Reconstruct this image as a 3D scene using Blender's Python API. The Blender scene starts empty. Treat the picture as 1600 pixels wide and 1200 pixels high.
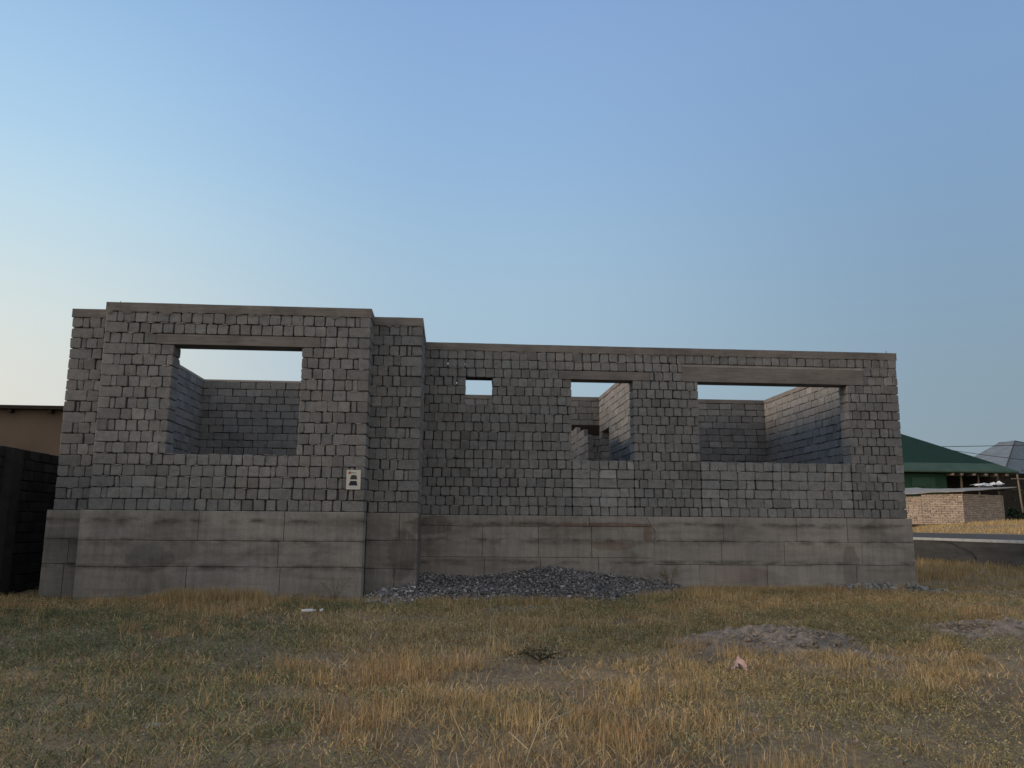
import bpy, math, random
import numpy as np
from mathutils import Vector, Matrix
random.seed(7); rng = np.random.default_rng(11)
R = math.radians
S = bpy.context.scene; COL = S.collection
# ------------------------------------------------------------------ camera
PITCH, ROLL, YAW, FPX = 0.1719, 0.0077, 0.074, 1275.0
cd = bpy.data.cameras.new("camera"); cam = bpy.data.objects.new("camera", cd); COL.objects.link(cam)
cd.sensor_width = 36; cd.lens = FPX / 1600 * 36; cd.clip_start = .05; cd.clip_end = 6000
fwd = Vector((math.sin(YAW)*math.cos(PITCH), math.cos(YAW)*math.cos(PITCH), math.sin(PITCH)))
rgt = Vector((math.cos(YAW), -math.sin(YAW), 0)); up = rgt.cross(fwd)
r2 = math.cos(ROLL)*rgt + math.sin(ROLL)*up; u2 = -math.sin(ROLL)*rgt + math.cos(ROLL)*up
cam.matrix_world = Matrix(((r2.x, u2.x, -fwd.x, 0), (r2.y, u2.y, -fwd.y, 0), (r2.z, u2.z, -fwd.z, 1.354), (0, 0, 0, 1)))
S.camera = cam
# ------------------------------------------------------------------ light
S.view_settings.view_transform = 'Standard'; S.view_settings.look = 'None'
S.view_settings.gamma = 1; S.view_settings.exposure = 0.0
SUN_AZ, SUN_EL = R(-95), R(9)      # azimuth from +Y towards +X: just past due left of the view
W = bpy.data.worlds.new("World"); S.world = W; W.use_nodes = True
nt = W.node_tree; nt.nodes.clear()
def wn(t, **k):
    n = nt.nodes.new(t)
    for a, b in k.items(): setattr(n, a, b)
    return n
def lin(c):
    return tuple(((v/255)/12.92 if v/255 <= .04045 else ((v/255+.055)/1.055)**2.4) for v in c) + (1,)
out = wn('ShaderNodeOutputWorld'); bg = wn('ShaderNodeBackground')
tc = wn('ShaderNodeTexCoord'); sep = wn('ShaderNodeSeparateXYZ'); nt.links.new(tc.outputs['Generated'], sep.inputs[0])
asn = wn('ShaderNodeMath', operation='ARCSINE'); nt.links.new(sep.outputs['Z'], asn.inputs[0])
mr = wn('ShaderNodeMapRange'); nt.links.new(asn.outputs[0], mr.inputs['Value'])
mr.inputs['From Min'].default_value = 0; mr.inputs['From Max'].default_value = R(90)
def ramp(stops):
    c = wn('ShaderNodeValToRGB'); e = c.color_ramp.elements
    c.color_ramp.interpolation = 'B_SPLINE'
    while len(e) > 1: e.remove(e[-1])
    e[0].position = stops[0][0]/90; e[0].color = lin(stops[0][1])
    for p, col in stops[1:]:
        x = e.new(p/90); x.color = lin(col)
    nt.links.new(mr.outputs[0], c.inputs[0]); return c
LEFT = ramp([(0, (228, 224, 214)), (8, (230, 230, 221)), (12, (225, 232, 228)), (17, (206, 229, 238)), (24, (180, 218, 246)), (36, (142, 182, 228)), (60, (120, 148, 192)), (90, (118, 145, 186))])
MID = ramp([(0, (176, 192, 205)), (10, (170, 194, 210)), (17, (168, 199, 221)), (25, (150, 187, 226)), (36, (139, 174, 223)), (60, (120, 148, 192)), (90, (118, 145, 186))])
RIGHT = ramp([(0, (142, 158, 168)), (8, (140, 162, 176)), (15, (136, 165, 190)), (25, (132, 166, 206)), (36, (129, 164, 208)), (60, (118, 145, 188)), (90, (118, 145, 186))])
at2 = wn('ShaderNodeMath', operation='ARCTAN2'); nt.links.new(sep.outputs['X'], at2.inputs[0]); nt.links.new(sep.outputs['Y'], at2.inputs[1])
def azr(a, b):
    m = wn('ShaderNodeMapRange', interpolation_type='SMOOTHSTEP'); nt.links.new(at2.outputs[0], m.inputs['Value'])
    m.inputs['From Min'].default_value = R(a); m.inputs['From Max'].default_value = R(b); return m
def mix(a, b, f, mode='MIX'):
    m = wn('ShaderNodeMix', data_type='RGBA', blend_type=mode)
    for s, v in ((0, f), (6, a), (7, b)):
        if isinstance(v, bpy.types.NodeSocket): nt.links.new(v, m.inputs[s])
        else: m.inputs[s].default_value = v
    return m.outputs[2]
c1 = mix(LEFT.outputs[0], MID.outputs[0], azr(-32, 2).outputs[0])
c2 = mix(c1, RIGHT.outputs[0], azr(0, 38).outputs[0])
# unseen sky behind the camera, brightened and warmed to lift the facade's light
BACK = ramp([(0, (226, 212, 198)), (12, (230, 220, 210)), (30, (212, 210, 210)), (60, (150, 164, 190)), (90, (118, 145, 186))])
ngy = wn('ShaderNodeMath', operation='MULTIPLY'); nt.links.new(sep.outputs['Y'], ngy.inputs[0]); ngy.inputs[1].default_value = -1
mb = wn('ShaderNodeMapRange', interpolation_type='SMOOTHSTEP'); nt.links.new(ngy.outputs[0], mb.inputs['Value'])
mb.inputs['From Min'].default_value = -.25; mb.inputs['From Max'].default_value = .5
c3 = mix(c2, BACK.outputs[0], mb.outputs[0])
sky = wn('ShaderNodeTexSky', sky_type='NISHITA', sun_disc=False)
sky.sun_elevation = SUN_EL; sky.sun_rotation = SUN_AZ; sky.air_density = 1.2; sky.dust_density = 1.5
skd = mix(sky.outputs[0], (.05, .05, .05, 1), 1.0, 'MULTIPLY')
c4 = mix(c3, skd, .08)
nt.links.new(c4, bg.inputs['Color']); bg.inputs['Strength'].default_value = 1.0
nt.links.new(bg.outputs[0], out.inputs['Surface'])
sl = bpy.data.lights.new("sun", 'SUN'); sl.energy = 2.2; sl.angle = R(13); sl.color = (1, .76, .56)
sun = bpy.data.objects.new("sun", sl); COL.objects.link(sun)
sd = Vector((math.sin(SUN_AZ)*math.cos(SUN_EL), math.cos(SUN_AZ)*math.cos(SUN_EL), math.sin(SUN_EL)))
sun.rotation_euler = sd.to_track_quat('Z', 'Y').to_euler()
# ------------------------------------------------------------------ helpers
def tag(o, label=None, cat=None, group=None, kind=None):
    for k, v in (('label', label), ('category', cat), ('group', group), ('kind', kind)):
        if v: o[k] = v
    return o
def empty(name, loc=(0, 0, 0), **k):
    o = bpy.data.objects.new(name, None); COL.objects.link(o); o.location = loc; o.empty_display_size = .2
    return tag(o, **k)
def link(name, me, mat, parent=None, **k):
    o = bpy.data.objects.new(name, me); COL.objects.link(o)
    if mat: me.materials.append(mat)
    if parent:
        o.parent = parent
        o.matrix_parent_inverse = Matrix.Translation(parent.location).inverted()
    return tag(o, **k)
def npmesh(name, V, loops, sizes, colors=None, smooth=False):
    me = bpy.data.meshes.new(name); V = np.asarray(V, np.float32); loops = np.asarray(loops, np.int32); sizes = np.asarray(sizes, np.int32)
    me.vertices.add(len(V)); me.vertices.foreach_set('co', V.ravel())
    me.loops.add(len(loops)); me.loops.foreach_set('vertex_index', loops)
    me.polygons.add(len(sizes)); st = np.concatenate(([0], np.cumsum(sizes)[:-1])).astype(np.int32)
    me.polygons.foreach_set('loop_start', st); me.polygons.foreach_set('loop_total', sizes)
    me.polygons.foreach_set('use_smooth', np.full(len(sizes), bool(smooth)))
    if colors is not None:
        a = me.color_attributes.new('tint', 'FLOAT_COLOR', 'POINT')
        c = np.ones((len(V), 4), np.float32); c[:, :3] = colors; a.data.foreach_set('color', c.ravel())
    me.update(); me.validate(); return me
class MB:
    def __init__(s): s.V = []; s.F = []; s.C = []
    def add(s, vs, fs, c=(1, 1, 1)):
        b = len(s.V); s.V += [tuple(v) for v in vs]; s.C += [c]*len(vs); s.F += [tuple(i+b for i in f) for f in fs]
    def box(s, x0, x1, y0, y1, z0, z1, c=(1, 1, 1), j=0):
        q = lambda: random.uniform(-j, j) if j else 0
        vs = [(x+q(), y+q(), z+q()) for x in (x0, x1) for y in (y0, y1) for z in (z0, z1)]
        s.add(vs, [(0, 1, 3, 2), (4, 6, 7, 5), (0, 4, 5, 1), (2, 3, 7, 6), (0, 2, 6, 4), (1, 5, 7, 3)], c)
    def tube(s, pts, r, n=8, c=(1, 1, 1), r1=None):
        pts = [Vector(p) for p in pts]; m = len(pts); vs = []
        for i, p in enumerate(pts):
            d = (pts[min(i+1, m-1)]-pts[max(i-1, 0)]).normalized()
            a = d.orthogonal().normalized(); b = d.cross(a)
            rr = r if r1 is None else r+(r1-r)*i/(m-1)
            for k in range(n):
                t = 2*math.pi*k/n; vs.append(p+rr*(math.cos(t)*a+math.sin(t)*b))
        fs = [(i*n+k, i*n+(k+1) % n, (i+1)*n+(k+1) % n, (i+1)*n+k) for i in range(m-1) for k in range(n)]
        fs += [tuple(range(n))[::-1], tuple(range((m-1)*n, m*n))]
        s.add(vs, fs, c)
    def mesh(s, name):
        return npmesh(name, s.V, [i for f in s.F for i in f], [len(f) for f in s.F], np.array(s.C))
    def build(s, name, mat, parent=None, **k): return link(name, s.mesh(name), mat, parent, **k)
# value noise in numpy
_h = rng.random((256, 256))
def noise(x, y, sc=1.0, oc=4, seed=0):
    x = np.asarray(x, float); y = np.asarray(y, float); tot = 0; amp = 1; nn = 0
    for o in range(oc):
        X = x/sc+17.3*seed+o*31.7; Y = y/sc+9.1*seed+o*11.3
        xi = np.floor(X).astype(int); yi = np.floor(Y).astype(int); fx = X-xi; fy = Y-yi
        fx = fx*fx*(3-2*fx); fy = fy*fy*(3-2*fy)
        g = lambda a, b: _h[a % 256, b % 256]
        v = (g(xi, yi)*(1-fx)+g(xi+1, yi)*fx)*(1-fy)+(g(xi, yi+1)*(1-fx)+g(xi+1, yi+1)*fx)*fy
        tot = tot+v*amp; nn += amp; amp *= .5; sc = sc/2
    return tot/nn
def sstep(a, b, x): t = np.clip((x-a)/(b-a), 0, 1); return t*t*(3-2*t)
# ------------------------------------------------------------------ materials
class M:
    def __init__(s, name, rough=.9, spec=.3):
        s.m = bpy.data.materials.new(name); s.m.use_nodes = True; s.t = s.m.node_tree; s.b = s.t.nodes['Principled BSDF']
        s.b.inputs['Roughness'].default_value = rough; s.b.inputs['Specular IOR Level'].default_value = spec
        s.co = s.n('ShaderNodeTexCoord').outputs['Object']
    def n(s, t, **k):
        n = s.t.nodes.new(t)
        for a, b in k.items(): setattr(n, a, b)
        return n
    def l(s, a, b): s.t.links.new(a, b)
    def sc(s, v):
        m = s.n('ShaderNodeMapping'); m.inputs['Scale'].default_value = v; s.l(s.co, m.inputs[0]); return m.outputs[0]
    def noise(s, scale, vec=None, det=6, rough=.6, dist=0):
        n = s.n('ShaderNodeTexNoise'); n.inputs['Scale'].default_value = scale; n.inputs['Detail'].default_value = det
        n.inputs['Roughness'].default_value = rough; n.inputs['Distortion'].default_value = dist; s.l(vec or s.co, n.inputs['Vector']); return n.outputs['Fac']
    def ramp(s, f, stops):
        c = s.n('ShaderNodeValToRGB'); e = c.color_ramp.elements
        while len(e) > 1: e.remove(e[-1])
        e[0].position = stops[0][0]; v = stops[0][1]; e[0].color = (*v, 1) if len(v) == 3 else v
        for p, v in stops[1:]: e.new(p).color = (*v, 1)
        s.l(f, c.inputs[0]); return c.outputs[0]
    def mix(s, a, b, f, mode='MIX'):
        m = s.n('ShaderNodeMix', data_type='RGBA', blend_type=mode)
        for i, v in ((0, f), (6, a), (7, b)):
            if isinstance(v, bpy.types.NodeSocket): s.l(v, m.inputs[i])
            elif isinstance(v, tuple): m.inputs[i].default_value = (*v, 1)
            else: m.inputs[i].default_value = v
        return m.outputs[2]
    def tint(s): return s.n('ShaderNodeVertexColor', layer_name='tint').outputs[0]
    def color(s, c):
        if isinstance(c, tuple): s.b.inputs['Base Color'].default_value = (*c, 1)
        else: s.l(c, s.b.inputs['Base Color'])
    def bump(s, f, st=.5, d=.01):
        b = s.n('ShaderNodeBump'); b.inputs['Strength'].default_value = st; b.inputs['Distance'].default_value = d
        s.l(f, b.inputs['Height']); s.l(b.outputs[0], s.b.inputs['Normal'])
g3 = lambda v: (v, v, v)
def mk_block():
    s = M('cinder_block'); t = s.tint()
    a = s.ramp(s.noise(9, det=8), [(.25, g3(.72)), (.5, g3(1)), (.8, g3(1.22))])
    b = s.ramp(s.noise(1.1, det=3), [(.3, (.9, .91, .92)), (.7, (1.06, 1.05, 1.03))])
    sp = s.ramp(s.noise(70, det=3), [(.35, g3(.7)), (.6, g3(1.12))])
    s.color(s.mix(s.mix(s.mix(t, a, 1., 'MULTIPLY'), b, 1., 'MULTIPLY'), sp, 1., 'MULTIPLY'))
    s.bump(s.noise(55, det=6), .8, .008); return s.m
def mk_flat_tint(name, rough=.9, spec=.2, nsc=8, lo=.8, hi=1.15, bsc=0, bst=.4, bd=.01):
    s = M(name, rough, spec); t = s.tint()
    s.color(s.mix(t, s.ramp(s.noise(nsc), [(.3, g3(lo)), (.7, g3(hi))]), 1., 'MULTIPLY'))
    if bsc: s.bump(s.noise(bsc), bst, bd)
    return s.m
def mk_beam():
    s = M('board_marked_concrete'); v = s.sc((.7, .7, 16))
    g = s.ramp(s.noise(3, v, 6), [(.3, (.15, .138, .127)), (.55, (.2, .188, .176)), (.75, (.25, .236, .222))])
    st = s.ramp(s.noise(1.6, det=5), [(.35, g3(.75)), (.6, g3(1.08))])
    s.color(s.mix(g, st, 1., 'MULTIPLY')); s.bump(s.noise(4, v, 6), .7, .01); return s.m
def mk_plinth():
    s = M('poured_concrete'); t = s.tint()
    big = s.ramp(s.noise(.9, s.sc((1, 1, 1.6)), 6, .6, .6), [(.32, (.66, .65, .63)), (.47, g3(.94)), (.68, (1.16, 1.14, 1.1))])
    streak = s.ramp(s.noise(3.2, s.sc((3.2, 3.2, .35)), 6), [(.3, g3(.84)), (.6, g3(1.05))])
    fine = s.ramp(s.noise(34, det=5), [(.3, g3(.88)), (.7, g3(1.08))])
    hor = s.ramp(s.noise(1.5, s.sc((.5, .5, 5)), 5), [(.32, (.82, .8, .77)), (.5, g3(1.0))])
    # grime and lime along the cold joints at their own heights, broken up by noise
    sx = s.n('ShaderNodeSeparateXYZ'); s.l(s.co, sx.inputs[0]); acc = None
    for zz, up_ in ((.60, .10), (1.05, .13), (1.40, .10)):
        mp = s.n('ShaderNodeMapRange'); s.l(sx.outputs['Z'], mp.inputs['Value']); mp.inputs['From Min'].default_value = zz-up_; mp.inputs['From Max'].default_value = zz; mp.inputs['To Min'].default_value = 0
        m2 = s.n('ShaderNodeMapRange'); s.l(sx.outputs['Z'], m2.inputs['Value']); m2.inputs['From Min'].default_value = zz+.07; m2.inputs['From Max'].default_value = zz+.01
        mm_ = s.n('ShaderNodeMath', operation='MULTIPLY'); s.l(mp.outputs[0], mm_.inputs[0]); s.l(m2.outputs[0], mm_.inputs[1])
        if acc is None: acc = mm_.outputs[0]
        else:
            ad = s.n('ShaderNodeMath', operation='MAXIMUM'); s.l(acc, ad.inputs[0]); s.l(mm_.outputs[0], ad.inputs[1]); acc = ad.outputs[0]
    nz = s.ramp(s.noise(2.2, s.sc((1, 1, 2.5)), 6), [(.42, g3(0)), (.62, g3(1))]); gm = s.n('ShaderNodeMath', operation='MULTIPLY'); s.l(acc, gm.inputs[0]); s.l(nz, gm.inputs[1])
    t = s.mix(t, (.125, .115, .103), gm.outputs[0])
    def patch(cx, cz, rx, rz, col, amt):      # a stain with its own outline
        nonlocal t
        mp = s.n('ShaderNodeMapping'); mp.inputs['Location'].default_value = (-cx/rx, 0, -cz/rz); mp.inputs['Scale'].default_value = (1/rx, 0, 1/rz); s.l(s.co, mp.inputs[0])
        ln = s.n('ShaderNodeVectorMath', operation='LENGTH'); s.l(mp.outputs[0], ln.inputs[0]); ad = s.n('ShaderNodeMath', operation='ADD'); s.l(ln.outputs['Value'], ad.inputs[0])
        nz_ = s.n('ShaderNodeMath', operation='MULTIPLY_ADD'); s.l(s.noise(5, det=4), nz_.inputs[0]); nz_.inputs[1].default_value = .9; nz_.inputs[2].default_value = -.45; s.l(nz_.outputs[0], ad.inputs[1])
        t = s.mix(t, col, s.ramp(ad.outputs[0], [(.82, g3(amt)), (1.0, g3(0))]))
    patch(8.78, .48, .20, .52, (.17, .155, .148), .55); patch(3.3, 1.38, 1.2, .05, (.2, .12, .09), .7); patch(4.28, 1.2, .12, .2, (.2, .13, .105), .7)
    patch(3.5, .95, .5, .12, (.22, .15, .12), .5); patch(-.85, .8, .3, .5, (.12, .11, .1), .6); patch(-.35, 1.35, .4, .22, (.11, .10, .09), .6); patch(6.4, .35, .55, .16, (.31, .26, .235), .6); patch(-5.2, .75, .45, .25, (.15, .145, .135), .6)
    lime = s.ramp(s.noise(5, s.sc((4, 4, .5)), 6), [(.6, g3(0)), (.72, g3(.6))]); t = s.mix(t, (.36, .35, .32), lime)
    c = s.mix(s.mix(s.mix(s.mix(t, big, 1., 'MULTIPLY'), streak, 1., 'MULTIPLY'), fine, 1., 'MULTIPLY'), hor, 1., 'MULTIPLY')
    s.color(c); s.bump(s.noise(14, det=8), .5, .012); return s.m
def mk_soil():
    s = M('dry_soil'); a = s.ramp(s.noise(.55, det=8, rough=.65), [(.3, (.26, .18, .098)), (.5, (.36, .262, .148)), (.7, (.46, .345, .21))])
    b = s.ramp(s.noise(18, det=8, rough=.7), [(.3, g3(.55)), (.5, g3(.95)), (.7, g3(1.3))])
    s.color(s.mix(a, b, 1., 'MULTIPLY')); s.bump(s.noise(22, det=9, rough=.75), 1, .04); return s.m
def mk_asphalt():
    s = M('asphalt', .95, .05); s.color(s.ramp(s.noise(3, det=8), [(.3, (.10, .09, .078)), (.7, (.15, .138, .12))])); s.bump(s.noise(60), .4, .005); return s.m
def mk_plain(name, c, rough=.9, spec=.2, nsc=5, v=.2, bsc=30, bd=.004, vs=None, metal=0):
    s = M(name, rough, spec); vec = s.sc(vs) if vs else None
    s.color(s.ramp(s.noise(nsc, vec), [(.3, tuple(x*(1-v) for x in c)), (.7, tuple(x*(1+v) for x in c))]))
    s.bump(s.noise(bsc), .5, bd); s.b.inputs['Metallic'].default_value = metal; return s.m
def mk_roofsheet(name, c, k=18, ax='X'):
    s = M(name, .75, .15); w = s.n('ShaderNodeTexWave', bands_direction=ax); w.inputs['Scale'].default_value = k/6.28; s.l(s.co, w.inputs[0])
    s.color(s.mix(s.ramp(s.noise(.8, det=6), [(.3, tuple(x*.8 for x in c)), (.7, tuple(x*1.15 for x in c))]), s.ramp(w.outputs['Fac'], [(0, g3(.8)), (.5, g3(1))]), 1., 'MULTIPLY'))
    s.bump(w.outputs['Fac'], .6, .03); return s.m
MAT = dict(block=mk_block(), beam=mk_beam(), plinth=mk_plinth(), soil=mk_soil(), asphalt=mk_asphalt(),
    core=mk_plain('joint_mortar', (.085, .08, .074), bsc=20, bd=.02), mortar=mk_plain('squeezed_mortar', (.3, .29, .27), bsc=40, bd=.01),
    blade=mk_flat_tint('grass_blades', .8, .15, 3, .85, 1.15), stone=mk_flat_tint('crushed_stone', .85, .3, 30, .8, 1.15, 60, .4, .004),
    adobe=mk_flat_tint('adobe_brick', .95, .1, 6, .82, 1.12, 30, .5, .01), paint=mk_flat_tint('printed_sheet', .6, .3, 20, .96, 1.02),
    clod=mk_flat_tint('earth_clod', .95, .1, 12, .7, 1.2, 25, .8, .03),
    road_wall=mk_plain('weathered_concrete', (.062, .06, .056), nsc=1.5, v=.35, bsc=9, bd=.03, vs=(1, .4, 2.5)),
    curb=mk_plain('pale_kerb', (.42, .42, .4)), shadeblock=mk_flat_tint('shade_dark_block', .95, .1, 4, .7, 1.2, 30, .6, .01),
    greenroof=mk_roofsheet('green_sheet_roof', (.018, .05, .029)), greenskirt_lit=mk_roofsheet('green_sheet_skirt_lit', (.075, .125, .09)),
    greenwall=mk_flat_tint('green_painted_board', .7, .3, .6, .85, 1.15), greyroof=mk_roofsheet('grey_sheet_roof', (.21, .245, .265), 10),
    plaster=mk_plain('brown_plaster', (.135, .108, .085), nsc=.7, v=.18, bsc=12, bd=.01), darkwood=mk_plain('dark_wood', (.03, .025, .02), vs=(1, 1, .2)),
    wood=mk_plain('weathered_wood', (.22, .19, .15), vs=(6, 6, .6)), sheet=mk_plain('slate_sheet', (.34, .325, .285), nsc=2, v=.25, bsc=8, bd=.02),
    white=mk_plain('white_plastic', (.75, .76, .76), .5, .4, 6, .1), pink=mk_plain('pink_rag', (.40, .30, .285), .9, .1, 8, .2), steel=mk_plain('dark_steel', (.07, .06, .055), .6, .4),
    teal=mk_plain('teal_paint', (.012, .035, .042), .6, .4), leaf=mk_flat_tint('tree_leaves', .7, .25, 2, .8, 1.2), bark=mk_plain('bark', (.07, .055, .04), vs=(8, 8, 1)),
    wire=mk_plain('black_cable', (.03, .03, .032), .6, .3))
# ------------------------------------------------------------------ block walls
G = 1.575; CH = .2
def tone(k=0):
    v = random.gauss(.215, .017); v = min(.28, max(.16, v))
    if random.random() < .05: v *= 1.18
    if random.random() < .06: v *= .82
    w = random.gauss(0, .009)
    return (v*(.985+w), v, v*(1.0-w*1.2))
def pale():
    c = tone(); return tuple(v*1.22 for v in c)
def block(mb, fr, u0, u1, z0, z1, w0, w1, jit=.006, notch=.014, c=None, ins=.009):
    """rounded irregular block; fr maps (u, w, z) to the world"""
    j = lambda s=1: random.gauss(0, jit*.55*s)
    n = lambda: notch*random.uniform(.35, 1.5)
    uc, zc = (u0+u1)/2, (z0+z1)/2
    a, b, d, e = n(), n(), n(), n()
    P = [(u0+a, z0+j()), (uc+j(4), z0+j(1.2)), (u1-b, z0+j()), (u1+j(), z0+b), (u1+j(1.2), zc+j(3)), (u1+j(), z1-d), (u1-d, z1+j()), (uc+j(4), z1+j(.8)), (u0+e, z1+j()), (u0+j(), z1-e), (u0+j(1.2), zc+j(3)), (u0+j(), z0+a)]
    if random.random() < .10:      # a broken corner
        q = random.choice((0, 2, 6, 8)); dx = .022 if q in (0, 8) else -.022
        P[q] = (P[q][0]+dx, P[q][1]+(.012 if q < 3 else -.012)*random.random())
    f0 = w0+random.uniform(-.006, .009); vs = []
    hu, hz = (u1-u0)/2, (z1-z0)/2
    tl = random.gauss(0, .004)
    for w, k in ((f0, ins), (f0+.011, 0), (w1-.011, 0), (w1, ins)):
        for (u, z) in P:
            uu = uc+(u-uc)*(1-k/hu); zz = zc+(z-zc)*(1-k/hz)
            ww = w+(tl*(z-zc)/hz if w < (w0+w1)/2 else 0)
            vs.append(fr(uu, ww, zz))
    fs = [tuple(range(12)), tuple(range(36, 48))[::-1]]
    for r in range(3):
        for k in range(12): fs.append((r*12+k, (r+1)*12+k, (r+1)*12+(k+1) % 12, r*12+(k+1) % 12))
    mb.add(vs, fs, c or tone())
def course(u0, u1, k, kind, endL, endR):
    """cuts one course of a wall run into block widths"""
    L = []; R_ = []; a, b = u0, u1
    if kind == 'head':
        if endL and b-a > .9:
            if k % 2 == 0: L.append(.4)
            else: L += [.195, random.choice((.09, .1, .12))]
        if endR and b-a > .9:
            if k % 2 == 0: R_.append(.4)
            else: R_ += [.195, random.choice((.085, .1, .12))]
    rem = (b-a)-sum(L)-sum(R_); mid = []
    if kind == 'head':
        ph = 0 if (endL or k % 2 == 0) else .1
        if ph and rem > .3: mid.append(.1); rem -= .1
        while rem > .001:
            if rem < .27: w = rem
            else:
                w = random.gauss(.2, .006)
                q = random.random()
                if q < .012 and rem > .7: w = .39
                elif q < .028 and rem > .5: w = .09
                if rem-w < .07: w = rem
            mid.append(w); rem -= w
    elif kind == 'stretch':
        if k % 2: mid.append(.2); rem -= .2
        while rem > .001:
            w = random.gauss(.395, .012)
            if random.random() < .06: w = .2
            if rem-w < .12: w = rem
            mid.append(w); rem -= w
    elif kind == 'mixed':
        while rem > .001:
            w = random.choice((.2, .2, .4, .4, .195)) if (k > 1 and k < 5) else random.choice((.2, .2, .2, .2, .4) if k == 1 else (.2, .2, .21, .19))
            w *= random.uniform(.95, 1.04)
            if rem-w < .1: w = rem
            mid.append(w); rem -= w
    elif kind == 'rough':
        while rem > .001:
            w = random.choice((.2, .2, .21, .4, .3))*random.uniform(.95, 1.05)
            if rem-w < .09: w = rem
            mid.append(w); rem -= w
    ws = L+mid+R_[::-1]; x = a; res = []
    for w in ws: res.append((x, x+w)); x += w
    return res
def wall(p0, ang, length, thick, rows, parent, holes=(), kind='head', z0=G, endL=True, endR=True, name='wall', mat='block', slits=(), mort=True, ch=CH, rec=.06, top_drop=None, corex=0, label=None, tonef=None, gap=1):
    """p0 = front left corner, ang = direction of the run; holes = (u0,u1,row0,row1) counted from the bottom"""
    ca, sa = math.cos(ang), math.sin(ang)
    fr = lambda u, w, z: (p0[0]+ca*u-sa*w, p0[1]+sa*u+ca*w, z)
    mb = MB(); mm = MB()
    zoff = 0
    for k in range(rows):
        za, zb = z0+k*ch, z0+(k+1)*ch
        segs = [(0, length)]
        cuts = [s_ for s_ in slits if za-.01 < (s_[2]+s_[3])/2 < zb]
        for h in holes:
            if h[2] <= k < h[3]:
                ns = []
                for a, b in segs:
                    if h[0] > a+.01: ns.append((a, min(b, h[0])))
                    if h[1] < b-.01: ns.append((max(a, h[1]), b))
                    if h[1] <= a or h[0] >= b: ns.append((a, b))
                segs = sorted(set([s_ for s_ in ns if s_[1]-s_[0] > .02]))
        for s_ in cuts:
            ns = []
            for a, b in segs: ns += [(a, s_[0]), (s_[1], b)] if a < s_[0] < b else [(a, b)]
            segs = ns
        if top_drop: segs = [(a, b) for a, b in segs if k < rows-top_drop(k)]
        ph = random.uniform(0, .1)
        for a, b in segs:
            eL = endL if a < .01 else False; eR = endR if b > length-.01 else False
            if b-a < 1.0: eL = eR = False
            for (x0, x1) in course(a, b, k, kind, eL, eR):
                g = max(.003, random.gauss(.0075, .005))*gap
                if random.random() < .08: g += .012*gap
                g2 = max(.003, random.gauss(.0055, .003))*gap
                sag = random.gauss(0, .0025)*gap
                block(mb, fr, x0+(g if x0 > a+.01 else 0), x1-(g*.4 if x1 < b-.01 else 0), za+.0045*gap+sag*.5, zb-g2+sag, 0, thick, c=tonef() if tonef else None, jit=.0052*gap, notch=.017)
                if mort and random.random() < .42:      # squeezed-out bed mortar
                    l = random.uniform(.05, .22); s0 = random.uniform(x0, x1); s1 = min(b, s0+l); hh = random.uniform(.006, .017)
                    if s1-s0 > .03:
                        m_ = 6; vs = []
                        for i in range(m_+1):
                            t = i/m_; u = s0+(s1-s0)*t; e = math.sin(math.pi*min(1, max(0, t)))**.5 if 0 < t < 1 else .1
                            w_ = -.010*random.uniform(.2, 1)*e; zz = zb+random.gauss(0, .003)
                            vs += [fr(u, .03, zz+hh*.5*e), fr(u, w_, zz+hh*.3*e), fr(u, w_, zz-hh*.6*e*random.uniform(.5, 1.6)), fr(u, .03, zz-hh*e)]
                        fs = []
                        for i in range(m_):
                            for q in range(4): fs.append((i*4+q, i*4+(q+1) % 4, (i+1)*4+(q+1) % 4, (i+1)*4+q))
                        mm.add(vs, fs+[(0, 1, 2, 3), tuple(m_*4+q for q in (3, 2, 1, 0))], (.33, .32, .30))
    rec = min(rec, thick*.3)
    # recessed core in cells between the openings, with open slits left out
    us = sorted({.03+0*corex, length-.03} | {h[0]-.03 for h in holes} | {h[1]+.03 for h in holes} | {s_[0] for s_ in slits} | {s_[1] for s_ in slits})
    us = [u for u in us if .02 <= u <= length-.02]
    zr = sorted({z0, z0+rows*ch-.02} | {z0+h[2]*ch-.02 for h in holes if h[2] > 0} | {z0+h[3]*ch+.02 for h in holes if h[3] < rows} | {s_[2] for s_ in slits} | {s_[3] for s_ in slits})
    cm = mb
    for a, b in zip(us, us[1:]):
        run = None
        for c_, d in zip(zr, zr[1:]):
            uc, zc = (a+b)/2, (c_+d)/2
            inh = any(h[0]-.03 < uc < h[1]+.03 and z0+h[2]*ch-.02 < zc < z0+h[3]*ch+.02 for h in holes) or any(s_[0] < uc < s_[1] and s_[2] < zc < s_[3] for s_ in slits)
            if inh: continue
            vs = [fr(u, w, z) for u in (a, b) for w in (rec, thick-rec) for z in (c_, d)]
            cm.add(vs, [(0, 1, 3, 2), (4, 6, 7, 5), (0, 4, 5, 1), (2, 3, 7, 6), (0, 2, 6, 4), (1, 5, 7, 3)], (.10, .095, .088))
    b0 = len(mb.V); mb.V += mm.V; mb.C += mm.C; mb.F += [tuple(i+b0 for i in f) for f in mm.F]
    return mb.build(name, MAT[mat], parent, label=label)
house = empty('unfinished_house', (2, 20, 0), label='roofless unfinished house of grey cinder blocks on a concrete plinth, with empty window openings', cat='house')
ROWS = 18; T = .4
YA, YB, YC, YS = 14.99, 15.58, 17.71, 15.55
XA0, XA1, XB1, XC1, XS0 = -6.33, -1.545, -.605, 10.175, -7.174
wA0, wA1 = -5.087-XA0, -2.777-XA0
Z = lambda r: G+r*CH
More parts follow.
